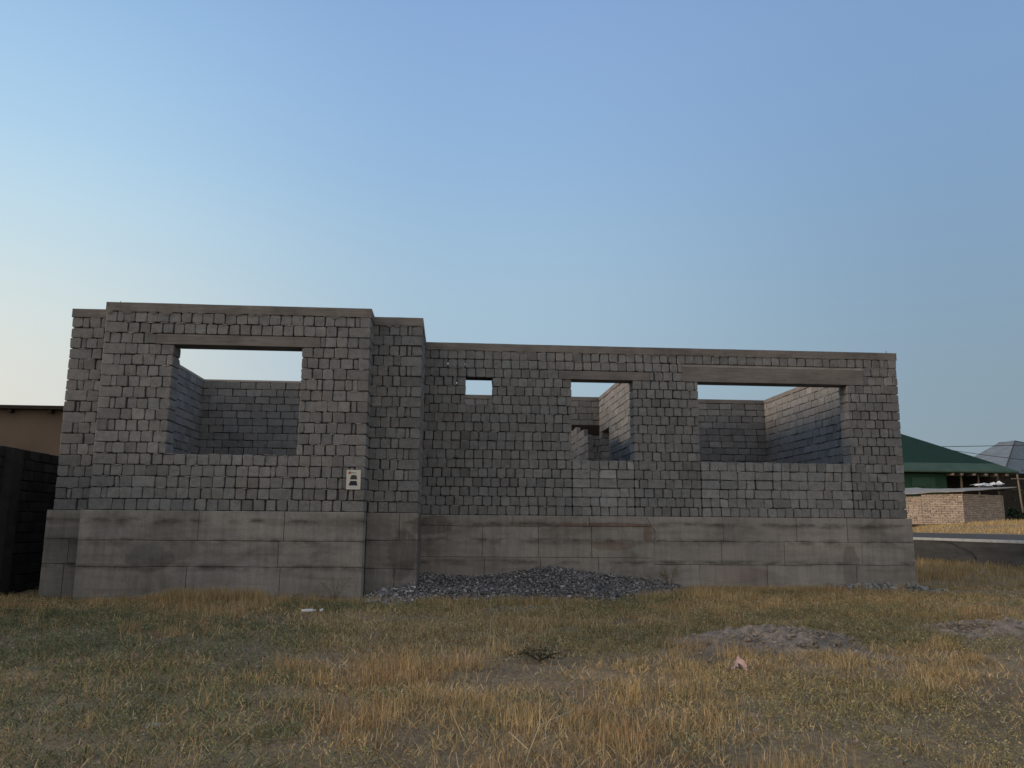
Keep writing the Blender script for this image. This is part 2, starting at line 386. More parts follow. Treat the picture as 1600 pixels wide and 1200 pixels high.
# front walls (holes: window plus the bed of the lintel)
wall((XA0, YA), 0, XA1-XA0, T, ROWS, house, holes=[(wA0, wA1, 5, 15), (-5.40-XA0, -2.46-XA0, 15, 16)], name='front_wall')
wall((XA1-T, YA+T), 0, T, YB-YA-T+.0, ROWS, house, kind='rough', endL=False, endR=False, name='front_wall')
wall((XA0, YA+T), 0, T, YS-YA-T+.0, ROWS, house, kind='rough', endL=False, endR=False, name='front_wall')
wall((XS0, YS), 0, XA0+T-XS0, T, ROWS-0, house, endR=False, name='front_wall')
wall((XA1-T, YB), 0, XB1-XA1+T, T, ROWS, house, endL=False, name='front_wall')
wall((XB1, YB+T), R(90), YC-YB-T, T, ROWS, house, kind='rough', endL=False, endR=False, name='side_wall')
XC0 = XB1-.4
holesC = [(.294-XC0, .888-XC0, 12, 15), (2.635-XC0, 4.025-XC0, 0, 15), (2.352-XC0, 4.40-XC0, 15, 16), (5.50-XC0, 8.96-XC0, 0, 15), (5.15-XC0, 9.36-XC0, 15, 16), (5.15-XC0, 9.36-XC0, 16, 17)]
def slit(px, z, w=.017, h=.09): return (px-XC0, px-XC0+w, z, z+h)
wall((XC0, YC), 0, XC1-XC0, T, ROWS, house, holes=holesC, endL=False, name='front_wall', slits=[slit(-.115, 4.86), slit(.262, 4.86), slit(.088, 4.43)])
wall((2.652, YC-.012), 0, 4.008-2.652, T, 6, house, kind='mixed', endL=False, endR=False, tonef=pale, name='window_infill', label='flatter block infill closing the foot of the smaller window opening')
wall((5.52, YC-.012), 0, 8.935-5.52, T, 6, house, kind='mixed', endL=False, endR=False, tonef=pale, name='window_infill', label='flatter block infill closing the foot of the wide window opening')
# side, back and inner walls
wall((XC1-T, 25.1), R(-90), 25.1-YC-T, T, 18, house, kind='stretch', name='side_wall', endL=False, endR=False)
wall((XC0, 24.7), 0, XC1-T-XC0, T, 18, house, kind='stretch', name='back_wall', endL=False, endR=False)
wall((XS0+T, 22.5), R(-90), 22.5-YS-T, T, 18, house, kind='stretch', name='side_wall', endL=False, endR=False) if False else None
wall((XS0+T, YS+T), R(90), 22.5-YS-T, T, 18, house, kind='stretch', name='side_wall', endL=False, endR=False)
wall((XS0, 22.5), 0, XC0+T-XS0, T, 18, house, kind='stretch', name='back_wall', endL=False, endR=False)
wall((4.54, 24.7), R(-90), 24.7-YC-T, T, 18, house, kind='stretch', name='partition_wall', endL=False, endR=False, holes=[(.35, 1.5, 0, 13)])
wall((3.34, 23.2), R(-90), 3.4, .12, 12, house, kind='stretch', name='partition_wall', endL=False, endR=False, holes=[(1.6, 3.41, 11, 12), (2.8, 3.41, 10, 11)], label='lower unfinished partition that steps down towards the window')
wall((XC0+T, 22.9), R(90), 24.7-22.9, T, 18, house, kind='stretch', name='side_wall', endL=False, endR=False)
# concrete ring beam, lintels
ZT = G+ROWS*CH; HB = .165
def beam(name, segs, z0, z1, drip=.05, label=None, proud=.012):
    mb = MB()
    for (x0, x1, y0, y1) in segs:
        n = max(2, int((x1-x0)/.07)); prev = None
        if x1-x0 < .5 or drip == 0 or (y1-y0) > .6:
            mb.box(x0, x1, y0, y1, z0, z1); continue
        mb.box(x0, x1, y0+.02, y1, z0, z1, j=0)
        # front skin with a ragged lower edge and a wavering top arris
        vs = []; 
        for i in range(n+1):
            x = x0+(x1-x0)*i/n; d = (abs(random.gauss(0, .010))+(random.uniform(.01, .055) if random.random() < .16 else 0)) if drip > 0 else random.gauss(0, .002)
            t = z1+.002+(float(noise(x, y0, .8, 3, 3))-.5)*.012
            vs += [(x, y0+.02, t-.004), (x, y0-random.uniform(0, .004), t-.006), (x, y0-random.uniform(0, .006), (z0+z1)/2), (x, y0-random.uniform(0, .003), z0), (x, y0+.004, z0-d), (x, y0+.03, z0-d*.9)]
        fs = []
        for i in range(n):
            for q in range(5): fs.append((i*6+q, (i+1)*6+q, (i+1)*6+q+1, i*6+q+1))
        fs += [(0, 1, 2, 3, 4, 5), tuple(n*6+q for q in (5, 4, 3, 2, 1, 0))]
        mb.add(vs, fs)
    return mb.build(name, MAT['beam'], house, label=label)
e = .012
beam('ring_beam', [(XA0-e, XA1+e, YA-e, YA+T+e), (XS0-e, XA0-e-.002, YS-e, YS+T+e), (XA0-e, XA0+T, YA+T+e+.002, YS+T), (XA1-T, XA1+e, YA+T+e+.002, YB+T), (XA1+e+.002, XB1+e, YB-e, YB+T+e),
    (XB1-T, XB1+e, YB+T+e+.002, YC-e-.002), (XC0, XC1+e, YC-e, YC+T+e)], ZT+.002, ZT+HB)
beam('ring_beam', [(XC0, XC1-.01, 24.7-e, 25.1), (XC1-T-e, XC1+e, YC+T+e+.002, 24.7-e-.002), (4.54-e, 4.94, YC+T+e+.002, 24.7-e-.002)], ZT+.002, ZT+.12, drip=.0)
mb = MB(); mb.box(XS0, XS0+T, YS+T+.02, 22.9, ZT-.0, ZT+.07, j=.006); mb.box(XS0+T+.002, XC0, 22.5, 22.9, ZT-.0, ZT+.05, j=.006); mb.build('wall_capping', MAT['mortar'], house)
beam('lintel', [(-5.40, -2.46, YA-.010, YA+T+.01)], Z(15)+.001, Z(16)-.012, drip=0)
beam('lintel', [(2.352, 4.40, YC-.010, YC+T+.01)], Z(15)+.001, Z(16)-.012, drip=0)
beam('lintel', [(5.15, 9.36, YC-.010, YC+T+.01)], Z(15)+.001, Z(16)+.14, drip=0)
mb = MB(); mb.box(2.5, 4.52, 24.675, 24.699, 4.12, 4.42, j=.004); mb.build('lintel', MAT['darkwood'], house, label='dark boarded lintel across the back wall')
mb = MB(); mb.box(.2, .98, YC+.06, YC+T+.01, Z(15)-.0, Z(15)+.04); mb.build('lintel', MAT['darkwood'], house)
mb = MB(); mb.box(5.15, 9.36, YC+.02, YC+T, Z(16)+.142, Z(17)-.004); mb.build('mortar_bed', MAT['mortar'], house)
# plinth: three lifts of shuttered concrete, panel by panel
def plinth(x0, x1, y0, y1, lines, joints, top=G-.003, bot=-.3, name='plinth', base=(.30, .292, .272), ins=.05, slant=None):
    mb = MB(); zs = [bot]+lines+[top]
    mb.box(x0+.03, x1-.03, y0+.06, y1, bot, top-.01, tuple(v*.6 for v in base))
    for i in range(len(zs)-1):
        js = [x0]+[j for j in joints[i] if x0+.1 < j < x1-.1]+[x1]
        for a, b in zip(js, js[1:]):
            k = random.uniform(.9, 1.1); c = tuple(v*k*(1+.015*q) for v, q in zip(base, (random.gauss(0, 1), 0, random.gauss(0, 1))))
            of = random.uniform(-.006, .005); n = max(3, int((b-a)/.14)); gz = .0012; vs = []
            for q in range(n+1):
                x = a+(b-a)*q/n
                if q == 0 and a > x0: x += .005
                if q == n and b < x1: x -= .004
                yy = y0+of+random.gauss(0, .0015); wv = lambda zz, e_: (float(noise(x, zz*7, .6, 3, 4))-.5)*.03; lo = zs[i]+gz+wv(zs[i], 0)*(i > 0)+abs(random.gauss(0, .0015)); hi = zs[i+1]-gz+wv(zs[i+1], 0)-abs(random.gauss(0, .0015))
                if i == len(zs)-2: hi = top
                vs += [(x, y1 if q in (0, n) else y0+.08, lo), (x, yy+.008, lo), (x, yy, lo+.01), (x, yy+random.gauss(0, .002), (lo+hi)/2), (x, yy, hi-.01), (x, yy+.008, hi), (x, y1 if q in (0, n) else y0+.08, hi)]
            fs = [(q*7+r, (q+1)*7+r, (q+1)*7+r+1, q*7+r+1) for q in range(n) for r in range(6)]
            fs += [tuple(range(7)), tuple(n*7+r for r in range(6, -1, -1))]
            mb.add(vs, fs, c)
    return mb.build(name, MAT['plinth'], house)
PA = YA-.06
plinth(XA0-.085, XA1+.012, PA, YA+T, [.60, 1.05], [[-4.55, -2.95], [-4.5, -5.9+.6, -3.0], [-4.4, -2.92]])
plinth(XS0-.06, XA0-.09, YS-.09, YS+T, [.62, 1.06], [[-6.85], [-6.8], []], base=(.262, .258, .24))
plinth(XA1+.014, XB1+.012, YB-.05, YB+T, [.55, 1.07], [[-1.0], [], [-.93]], base=(.255, .243, .224))
plinth(XB1+.0, 4.40, YC-.05, YC+T, [.69, 1.345], [[.75, 1.95, 3.2], [.7, 1.9, 3.05], [1.35, 3.0]], base=(.29, .276, .252))
plinth(4.404, XC1+.075, YC-.035, YC+T, [.553, 1.044], [[5.4, 6.9, 8.9], [5.9, 7.3, 9.05], [5.95, 7.6, 8.75]], base=(.325, .305, .28))
mb = MB()      # side and back faces of the plinth, and the earth floor inside it
mb.box(XC1-.35, XC1+.074, YC+T+.002, 25.15, -.3, G-.003, (.26, .24, .22)); mb.build('plinth', MAT['plinth'], house); mb = MB(); mb.box(XC0, XC1-.352, 24.72, 25.15, -.3, G-.003, (.26, .24, .22)); mb.build('plinth', MAT['plinth'], house); mb = MB()
mb.box(XB1-T, XB1+.012, YB+T+.002, YC-.052, -.3, G-.003, (.2, .19, .175)); mb.build('plinth', MAT['plinth'], house); mb = MB(); mb.box(XS0-.06, XS0+.35, YS+T+.002, 22.94, -.3, G-.003, (.24, .23, .215)); mb.build('plinth', MAT['plinth'], house); mb = MB(); mb.box(XS0+.352, XC0-.002, 22.5, 22.94, -.3, G-.003, (.24, .23, .215))
mb.build('plinth', MAT['plinth'], house)
mb = MB(); mb.box(XS0+.36, XB1-T-.01, YS+T+.01, 22.49, 1.2, G-.15); mb.box(XB1-T+.0, XC1-.36, YC+T+.01, 24.71, 1.2, G-.152); mb.build('floor_fill', MAT['soil'], house)
# diagonal spill of render where the two pours meet
mb = MB(); pts = [(4.25, 1.56), (4.33, 1.45), (4.40, 1.33), (4.45, 1.25), (4.44, 1.12), (4.46, 1.06), (4.40, 1.04)]
for (xa, za), (xb, zb) in zip(pts, pts[1:]): mb.tube([(xa, YC-.058, za), ((xa+xb)/2+.01, YC-.064, (za+zb)/2), (xb, YC-.062, zb)], .013, 6)
mb.build('render_ridge', MAT['plinth'] if False else MAT['mortar'], house)
# damp stain patches that have their own outline
mb = MB(); mb.tube([(10.06, 17.9, ZT+HB-.01), (10.065, 17.9, ZT+HB+.09)], .008, 6); mb.build('rebar_stub', MAT['steel'], house); mb = MB(); mb.tube([(-6.15, 15.1, ZT+HB-.01), (-6.14, 15.1, ZT+HB+.05)], .006, 6); mb.build('rebar_stub', MAT['steel'], house)
# ------------------------------------------------------------------ poster
po = empty('poster', (-1.745, YA-.02, 1.98), label='small white poster with two dark trapezoids stuck on the block wall by the bay corner', cat='poster')
mb = MB(); y = YA-.014; mb.box(-1.872, -1.617, y-.004, y, 1.975, 2.325, (.62, .62, .56)); mb.build('paper_sheet', MAT['paint'], po)
def flat(pts, yy, c, name='print_mark'):
    m = MB(); m.add([(x, yy, z) for x, z in pts], [tuple(range(len(pts)))], c); return m
m = MB(); yy = y-.0055
def quad(m, pts, c, d=0): m.add([(x, yy-d, z) for x, z in pts], [tuple(range(len(pts)))], c)
quad(m, [(-1.812, 2.155), (-1.677, 2.155), (-1.698, 2.232), (-1.781, 2.232)], (.035, .045, .04))
quad(m, [(-1.83, 2.045), (-1.668, 2.045), (-1.69, 2.128), (-1.80, 2.128)], (.02, .022, .035))
for i in range(3): quad(m, [(-1.80+.004*i, 2.168+.02*i), (-1.69-.004*i, 2.168+.02*i), (-1.69-.004*i, 2.171+.02*i), (-1.80+.004*i, 2.171+.02*i)], (.09, .1, .095), .001)
for i in range(14): quad(m, [(-1.82+.011*i, 2.015), (-1.813+.011*i, 2.015), (-1.813+.011*i, 2.021), (-1.82+.011*i, 2.021)], (.25, .25, .24))
m.build('printed_shapes', MAT['paint'], po)
m = MB(); n = 20; c0 = (-1.812, 2.272)
ring = [(c0[0]+.027*math.cos(2*math.pi*k/n), c0[1]+.027*math.sin(2*math.pi*k/n)) for k in range(n)]; rin = [(c0[0]+.015*math.cos(2*math.pi*k/n), c0[1]+.015*math.sin(2*math.pi*k/n)) for k in range(n)]
for k in range(n): quad(m, [ring[k], ring[(k+1) % n], rin[(k+1) % n], rin[k]], (.45, .09, .06))
quad(m, [(c0[0]-.012, c0[1]-.008), (c0[0]+.012, c0[1]-.008), (c0[0]+.012, c0[1]+.008), (c0[0]-.012, c0[1]+.008)], (.12, .04, .035))
for k, (a, b) in enumerate([(0, .008), (.012, .022), (.026, .032), (.036, .046), (.05, .058), (.062, .072)]): quad(m, [(-1.778+a, 2.264), (-1.778+b, 2.264), (-1.778+b, 2.283-.003*(k % 2)), (-1.778+a, 2.283-.003*(k % 2))], (.06, .06, .07))
m.build('printed_emblem', MAT['paint'], po)
# ------------------------------------------------------------------ ground
XR = lambda y: 16.3+.0965*y
def hg(x, y):
    x = np.asarray(x, float); y = np.asarray(y, float)
    h = (noise(x, y, 2.6, 5, 1)-.5)*.14+(noise(x, y, .5, 3, 2)-.5)*.05
    near = sstep(0, 1.2, y-2.5)
    wallm = 1-sstep(.2, 1.2, np.abs(np.where(x > -1.5, np.where(x > 10.6, 5, 17.6-y), 14.9-y)))
    return h*(1-.6*wallm)+.02
def grid(xs, ys, hf, name, mat, **k):
    X, Y = np.meshgrid(xs, ys); Zz = hf(X, Y); nx, ny = len(xs), len(ys)
    V = np.stack([X.ravel(), Y.ravel(), Zz.ravel()], 1); i = np.arange((ny-1)*(nx-1)); r, c = i//(nx-1), i % (nx-1); a = r*nx+c
    F = np.stack([a, a+1, a+nx+1, a+nx], 1)
    return link(name, npmesh(name, V, F.ravel(), np.full(len(F), 4), smooth=True), mat, **k)
def spaced(a, b, st, far):
    m = list(np.arange(a, b, st)); lo = []; d = st; v = a
    while v > -far: d *= 1.35; v -= d; lo.append(v)
    hi = []; d = st; v = m[-1]
    while v < far: d *= 1.35; v += d; hi.append(v)
    return np.array(lo[::-1]+m+hi)
grid(spaced(-14, 20, .09, 2500), spaced(-1, 32, .09, 2500), lambda x, y: np.where(x > XR(y)+1, -.5, hg(x, y)), 'ground', MAT['soil'], kind='structure')
# raised road side
def strip(t0, z0, t1, z1, name, mat, n=60, nz=6, amp=0, ys=None, **k):
    ys = ys if ys is not None else np.concatenate([np.linspace(-60, 130, 120), np.linspace(140, 2500, 20)]); ts = np.linspace(0, 1, nz)
    V = []; 
    for y_ in ys:
        for t in ts:
            tt = t0+(t1-t0)*t; x = XR(min(y_, 400))+tt; V.append((x, y_, z0+(z1-z0)*t+(float(noise(x, y_, 3, 4, 5))-.5)*amp*(0 < t)))
    a = [(i*nz+j) for i in range(len(ys)-1) for j in range(nz-1)]; F = np.array([(q, q+1, q+nz+1, q+nz) for q in a])
    return link(name, npmesh(name, V, F.ravel(), np.full(len(F), 4), smooth=True), mat, **k)
strip(.28, .985, 9.2, 1.10, 'road', MAT['asphalt'], kind='structure')
strip(9.2, 1.095, 18, 1.86, 'verge', MAT['soil'], nz=24, amp=.22, kind='structure')
strip(18, 1.80, 2500, 2.2, 'far_ground', MAT['soil'], nz=30, kind='structure')
rw = empty('retaining_wall', (XR(30), 30, 0), label='long low dark concrete retaining wall holding up the road on the right', cat='wall')
def longwall(x0, x1, z0, z1, name, mat, ys, j):
    V = []; 
    for y_ in ys: V += [(XR(y_)+x0+random.gauss(0, j), y_, z0), (XR(y_)+x0+random.gauss(0, j)-.0, y_, (z0+z1)/2), (XR(y_)+x0+random.gauss(0, j*.3), y_, z1), (XR(y_)+x1, y_, z1), (XR(y_)+x1, y_, z0)]
    F = [(i*5+q, (i+1)*5+q, (i+1)*5+(q+1) % 5, i*5+(q+1) % 5) for i in range(len(ys)-1) for q in range(5)]
    m = MB(); m.add(V, F); return m.build(name, mat, rw)
longwall(0, .26, -.3, .90, 'wall_face', MAT['road_wall'], np.arange(-20, 125, .5), .02)
longwall(-.03, .27, .902, 1.0, 'coping', MAT['curb'], np.arange(-20, 125, 2.0), .006)
m = MB(); P0 = [(31.5, .88), (30.6, .83), (29.9, .66), (29.2, .5), (28.9, .3)]      # crack in the face
for (a, za), (b, zb) in zip(P0, P0[1:]): m.tube([(XR(a)-.02, a, za), (XR(b)-.02, b, zb)], .03, 5)
m.build('crack', MAT['wire'], rw)
# ------------------------------------------------------------------ left neighbours
fl = empty('boundary_wall', (-8.3, 18, 0), label='block wall coloured dark for the alley shade, running back beside the left side of the unfinished house', cat='wall')
def shade_tone(): v = random.uniform(.028, .048); return (v, v*1.0, v*.98)  # near-black tone puts the narrow alley's shade into the block colour
w_ = wall((-8.3, 8.0), R(90), 22, .2, 14, fl, kind='stretch', z0=-.05, name='block_courses', mat='shadeblock', mort=False, tonef=shade_tone, endL=False, endR=False)
m = MB()
for yy_ in (15.9, 19.5, 23.1): m.box(-8.3+.0, -8.14, yy_, yy_+.35, -.1, 2.70, (.04, .04, .04))
m.build('pier', MAT['shadeblock'], fl)
bb = empty('plastered_building', (-14, 26, 0), label='brown plastered flat-roofed building at the left edge behind the dark block wall', cat='building')
m = MB(); m.box(-30, -9.2, 24, 32, -.2, 4.5); m.build('wall', MAT['plaster'], bb)
m = MB(); m.box(-30.3, -8.9, 23.75, 32.3, 4.502, 4.60); m.build('roof_slab', MAT['darkwood'], bb)
for x in np.arange(-29, -9, 1.1):
    m = MB(); m.box(x, x+.1, 23.8, 24.0-.003, 4.40, 4.50); m.build('rafter_end', MAT['darkwood'], bb)
# ------------------------------------------------------------------ right neighbours
# shed
sh = empty('brick_shed', (39, 60, 1.8), label='low shed of pale bricks with a thin sloping sheet roof, beyond the road', cat='shed')
def atone():
    v = random.gauss(1, .1); return (.39*v, .33*v, .275*v)
def shedwall(p, q, rows, holes=(), **k):
    d = math.hypot(q[0]-p[0], q[1]-p[1]); return wall(p, math.atan2(q[1]-p[1], q[0]-p[0]), d, .25, rows, sh, holes, kind='stretch', z0=1.72, ch=.135, name='wall', mat='adobe', mort=False, rec=.035, tonef=atone, endL=False, endR=False, gap=1.6, **k)
K = (38.95, 60.0)
shedwall((33.6, 66.2), (37.0, 62.26), 16); shedwall((36.92, 62.1), K, 17); shedwall(K, (43.75, 62.2), 17, label='wall on the side turned away from the light'); shedwall((43.75, 62.2), (38.4, 68.4), 17)
m = MB()      # sheet roof: warped, overhanging
nu, nv = 16, 6; top = []; 
c00, c10, c01, c11 = (32.4, 67.0, 4.02), (38.85, 59.55, 4.22), (38.5, 70.0, 4.85), (44.9, 62.1, 4.66)
for i in range(nu+1):
    for j in range(nv+1):
        u, v = i/nu, j/nv
        p = [(c00[q]*(1-u)+c10[q]*u)*(1-v)+(c01[q]*(1-u)+c11[q]*u)*v for q in range(3)]
        p[2] += random.gauss(0, .025)+.03*math.sin(u*9); top.append(tuple(p))
bot = [(x, y_, z-.05) for x, y_, z in top]; N = len(top)
fs = [(i*(nv+1)+j, (i+1)*(nv+1)+j, (i+1)*(nv+1)+j+1, i*(nv+1)+j+1) for i in range(nu) for j in range(nv)]
fs2 = [tuple(q+N for q in f[::-1]) for f in fs]
bd = [i*(nv+1) for i in range(nu+1)]+[nu*(nv+1)+j for j in range(1, nv+1)]+[i*(nv+1)+nv for i in range(nu-1, -1, -1)]+[j for j in range(nv-1, 0, -1)]
fs3 = [(bd[i], bd[i]+N, bd[(i+1) % len(bd)]+N, bd[(i+1) % len(bd)]) for i in range(len(bd))]
m.add(top+bot, fs+fs2+fs3); m.build('roof', MAT['sheet'], sh)
m = MB(); m.tube([(38.9, 59.9, 4.08), (43.9, 62.15, 4.42)], .06, 6); m.tube([(33.6, 66.0, 3.93), (38.9, 59.9, 4.08)], .06, 6); m.build('roof_pole', MAT['darkwood'], sh)
# white plastic on the shed roof
m = MB(); nx_ = 26
for (xa, xb, za, zb, yy_) in ((42.1, 44.7, 4.86, 5.06, 63.3), (42.6, 43.6, 4.72, 4.95, 63.0), (43.5, 44.6, 4.80, 5.14, 63.15), (42.2, 42.9, 4.78, 4.98, 62.9), (44.2, 44.8, 4.9, 5.2, 63.3)):
    nn = 12; vs = []
    for i in range(nn+1):
        for j in range(7):
            u, v = i/nn, j/6; ed = math.sin(math.pi*u)**.4 if 0 < u < 1 else .3
            vs.append((xa+(xb-xa)*u+random.gauss(0, .02), yy_+.55*v+random.gauss(0, .03), za+(zb-za)*math.sin(math.pi*(.15+.7*v))*ed*random.uniform(.55, 1.15)))
    m.add(vs, [(i*7+j, (i+1)*7+j, (i+1)*7+j+1, i*7+j+1) for i in range(nn) for j in range(6)])
m.build('plastic_sheet', MAT['white'], label='crumpled white plastic sheeting lying on the right end of the shed roof', cat='sheeting')
# green house
gh = empty('green_house', (40, 80, 1.9), label='house with a dark green hipped sheet roof and a green eave skirt coloured paler to stand for sky light', cat='house')
def hip(x0, x1, y0, y1, z, rx0, rx1, ry, rz, name, mat, th=.06, par=None):
    m = MB(); v = [(x0, y0, z), (x1, y0, z), (x1, y1, z), (x0, y1, z), (rx0, ry, rz), (rx1, ry, rz)]
    m.add(v, [(0, 1, 5, 4), (1, 2, 5), (2, 3, 4, 5), (3, 0, 4), (0, 3, 2, 1)]); return m.build(name, mat, par)
hip(24, 53.4, 76.6, 96, 7.75, 34, 44.8, 86.0, 13.0, 'roof', MAT['greenroof'], par=gh)
m = MB(); a = [(22.5, 75, 6.8), (54.6, 75, 6.85), (54.6, 97.6, 6.85), (22.5, 97.6, 6.8)]; b = [(23.9, 76.5, 7.72), (53.45, 76.5, 7.73), (53.45, 96.1, 7.73), (23.9, 96.1, 7.73)]
a2 = [(x, y_, z-.12) for x, y_, z in a]
m.add(a+b+a2, [(0, 1, 5, 4), (1, 2, 6, 5), (2, 3, 7, 6), (3, 0, 4, 7), (8, 9, 1, 0), (9, 10, 2, 1), (10, 11, 3, 2), (11, 8, 0, 3), (11, 10, 9, 8)]); m.build('eave_skirt', MAT['greenskirt_lit'], gh)  # paler green puts the sky light on the flatter pitch into the colour
m = MB(); m.box(24.5, 47.8, 75.9, 90, 1.5, 6.62, (.022, .075, .042)); m.build('wall', MAT['greenwall'], gh)
m = MB(); m.box(44.3, 46.6, 75.8, 75.897, 5.35, 6.25, (.04, .095, .062)); m.box(45.5, 47.0, 75.8, 75.897, 4.2, 5.347, (.04, .095, .062)); m.build('lighter_panel', MAT['greenwall'], gh)
m = MB(); m.box(47.803, 55.2, 79.2, 90, 1.5, 6.62); m.build('porch_wall', MAT['darkwood'], gh, label='dark recessed wall under the porch')
for x, wd in ((49.2, .13), (50.95, .1)):
    m = MB(); m.box(x, x+wd, 75.8, 75.8+wd, 1.6, 6.62); m.build('porch_post', MAT['wood'], gh)
for i, x in enumerate((47.85, 48.75, 50.0, 51.2, 52.2, 53.3)):
    m = MB(); m.box(x, x+.2, 74.95, 76.2, 6.42, 6.625); m.build('rafter_end', MAT['wood'], gh)
# leaning timber pole
m = MB(); m.tube([(50.2, 68.8, 1.7), (49.95, 68.7, 3.9), (49.75, 68.6, 6.15)], .085, 8, r1=.07); m.tube([(49.2, 68.6, 5.75), (50.5, 68.62, 5.75)], .05, 6)
m.build('timber_pole', MAT['wood'], label='slender leaning timber pole standing under the tip of the green eave', cat='pole')
m = MB(); m.box(51.0, 53.6, 69.5, 69.56, 1.8, 5.0)
for x in np.arange(51.1, 53.6, .4): m.box(x, x+.05, 69.45, 69.497, 1.8, 5.0)
m.build('metal_gate', MAT['teal'], label='dark teal metal gate at the right edge behind the leaning pole', cat='gate')
# grey roofed house
def P_(px, py, y_):      # world point, plain numbers kept from the survey of the photograph
    d = fwd+r2*((px-800)/FPX)-u2*((py-600)/FPX); return tuple(Vector((0, 0, 1.354))+d*(y_/d.y))
gy = empty('grey_roofed_house', (P_(1570, 737, 108)[0], 108, 2), label='far house with a pale grey hipped sheet roof behind the green roof', cat='house')
Kp = P_(1569, 739, 108); Lp = P_(1480, 737, 118); Rp = P_(1690, 742, 118); R1 = P_(1560, 692, 119); R2 = P_(1586, 689, 117); Bp = (Rp[0]-2, 132, Lp[2]); R3 = P_(1606, 693, 119)
m = MB(); m.add([Lp, Kp, R2, R1], [(0, 1, 2, 3)]); m.add([Kp, Rp, R3, R2], [(0, 1, 2, 3)]); m.add([Lp, R1, R2, R3, Rp, Bp], [(0, 5, 1), (1, 5, 3, 2), (3, 5, 4)]); m.build('roof', MAT['greyroof'], gy)
m = MB(); m.tube([Kp, R2], .1, 6); m.tube([R1, R2, R3], .08, 6); m.build('ridge_cap', MAT['steel'], gy)
m = MB(); z = Kp[2]-.05; q = [(Lp[0]+1.5, Lp[1]), (Kp[0], Kp[1]+1.2), (Rp[0]-1.5, Rp[1]), (Bp[0], Bp[1]-1)]
m.add([(x, y_, 1.6) for x, y_ in q]+[(x, y_, z) for x, y_ in q], [(0, 1, 5, 4), (1, 2, 6, 5), (2, 3, 7, 6), (3, 0, 4, 7)]); m.build('wall', MAT['darkwood'], gy)
# overhead cables
def cable(a, b, sag, r, label):
    a, b = Vector(a), Vector(b); pts = [a.lerp(b, i/24)+Vector((0, 0, -sag*4*(i/24)*(1-i/24))) for i in range(25)]
    m = MB(); m.tube(pts, r, 5); m.build('overhead_cable', MAT['wire'], label=label, cat='cable', group='overhead cables on the right')
a, b = P_(1470, 698, 88), P_(1600, 694, 88); cable(a, (b[0]+(b[0]-a[0])*3, 88, b[2]+(b[2]-a[2])*3), .15, .035, 'upper overhead cable running from the green roof across the sky above the grey roof')
a, b = P_(1490, 704, 88), P_(1600, 715, 88); cable(a, (b[0]+(b[0]-a[0])*2, 88, b[2]+(b[2]-a[2])*2), .3, .03, 'lower overhead cable crossing in front of the grey hipped roof')
# tree and bushes: leaf clusters on limbs
def leaves(cx, cy, cz, rx, ry, rz, n, size, cols, rg):
    cl = rg.normal(size=(max(6, n//90), 3)); cl /= np.linalg.norm(cl, axis=1)[:, None]; cl *= rg.uniform(.35, 1, (len(cl), 1))
    idx = rg.integers(0, len(cl), n); p = cl[idx]+rg.normal(size=(n, 3))*.17; shade = cols[rg.integers(0, len(cols), len(cl))][idx]*rg.uniform(.7, 1.35, (n, 1))
    p = p*np.array([rx, ry, rz])+np.array([cx, cy, cz]); a = rg.normal(size=(n, 3)); a /= np.linalg.norm(a, axis=1)[:, None]; b_ = np.cross(a, rg.normal(size=(n, 3))); b_ /= np.linalg.norm(b_, axis=1)[:, None]
    s_ = size*rg.uniform(.6, 1.4, (n, 1)); V = np.stack([p-a*s_, p+b_*s_*.45, p+a*s_, p-b_*s_*.45], 1).reshape(-1, 3); C = np.repeat(shade, 4, 0)
    return V, C
def leafobj(name, V, C, mat, parent=None, **k):
    n = len(V)//4; return link(name, npmesh(name, V, np.arange(n*4), np.full(n, 4), C), mat, parent, **k)
DG = np.array([(.02, .035, .018), (.03, .05, .02), (.045, .065, .03), (.015, .028, .016)])
tr = empty('tree', (57.5, 73, 1.8), label='dark leafy tree at the right edge beside the green roof', cat='tree')
m = MB(); m.tube([(57.5, 73, 1.7), (57.4, 73.1, 4), (57.7, 73, 6.5)], .22, 8, r1=.12)
for a, b in (((57.4, 73, 3.6), (55.6, 72.6, 5.8)), ((57.5, 73, 4), (59.4, 73.5, 6.4)), ((57.6, 73, 5), (56.6, 74, 7.4)), ((57.6, 73, 5), (58.3, 72, 7.6))): m.tube([a, b], .1, 6, r1=.03)
m.build('trunk', MAT['bark'], tr)
V, C = leaves(57.9, 73, 5.0, 3.5, 2.6, 3.3, 9000, .18, DG, rng); leafobj('crown', V, C, MAT['leaf'], tr)
for (x, y_, rx, rz, lab) in ((48.3, 66.2, 1.5, .75, 'dark green bush in the gap right of the brick shed'), (51.6, 67.5, 1.7, .8, 'dark low bush at the foot of the teal gate'), (46.2, 71.0, 1.6, 1.5, 'dark bush in the shade behind the right end of the shed')):
    t = empty('bush', (x, y_, 1.8), label=lab, cat='bush', group='dark bushes beyond the road')
    V, C = leaves(x, y_, 1.9+rz*.7, rx, 1.0, rz, 1500, .13, DG, rng); leafobj('foliage', V, C, MAT['leaf'], t)
    m = MB(); m.tube([(x, y_, 1.7), (x+.1, y_, 2.3)], .05, 6); m.tube([(x, y_, 1.8), (x-.4, y_, 2.4)], .03, 6); m.build('stem', MAT['bark'], t)
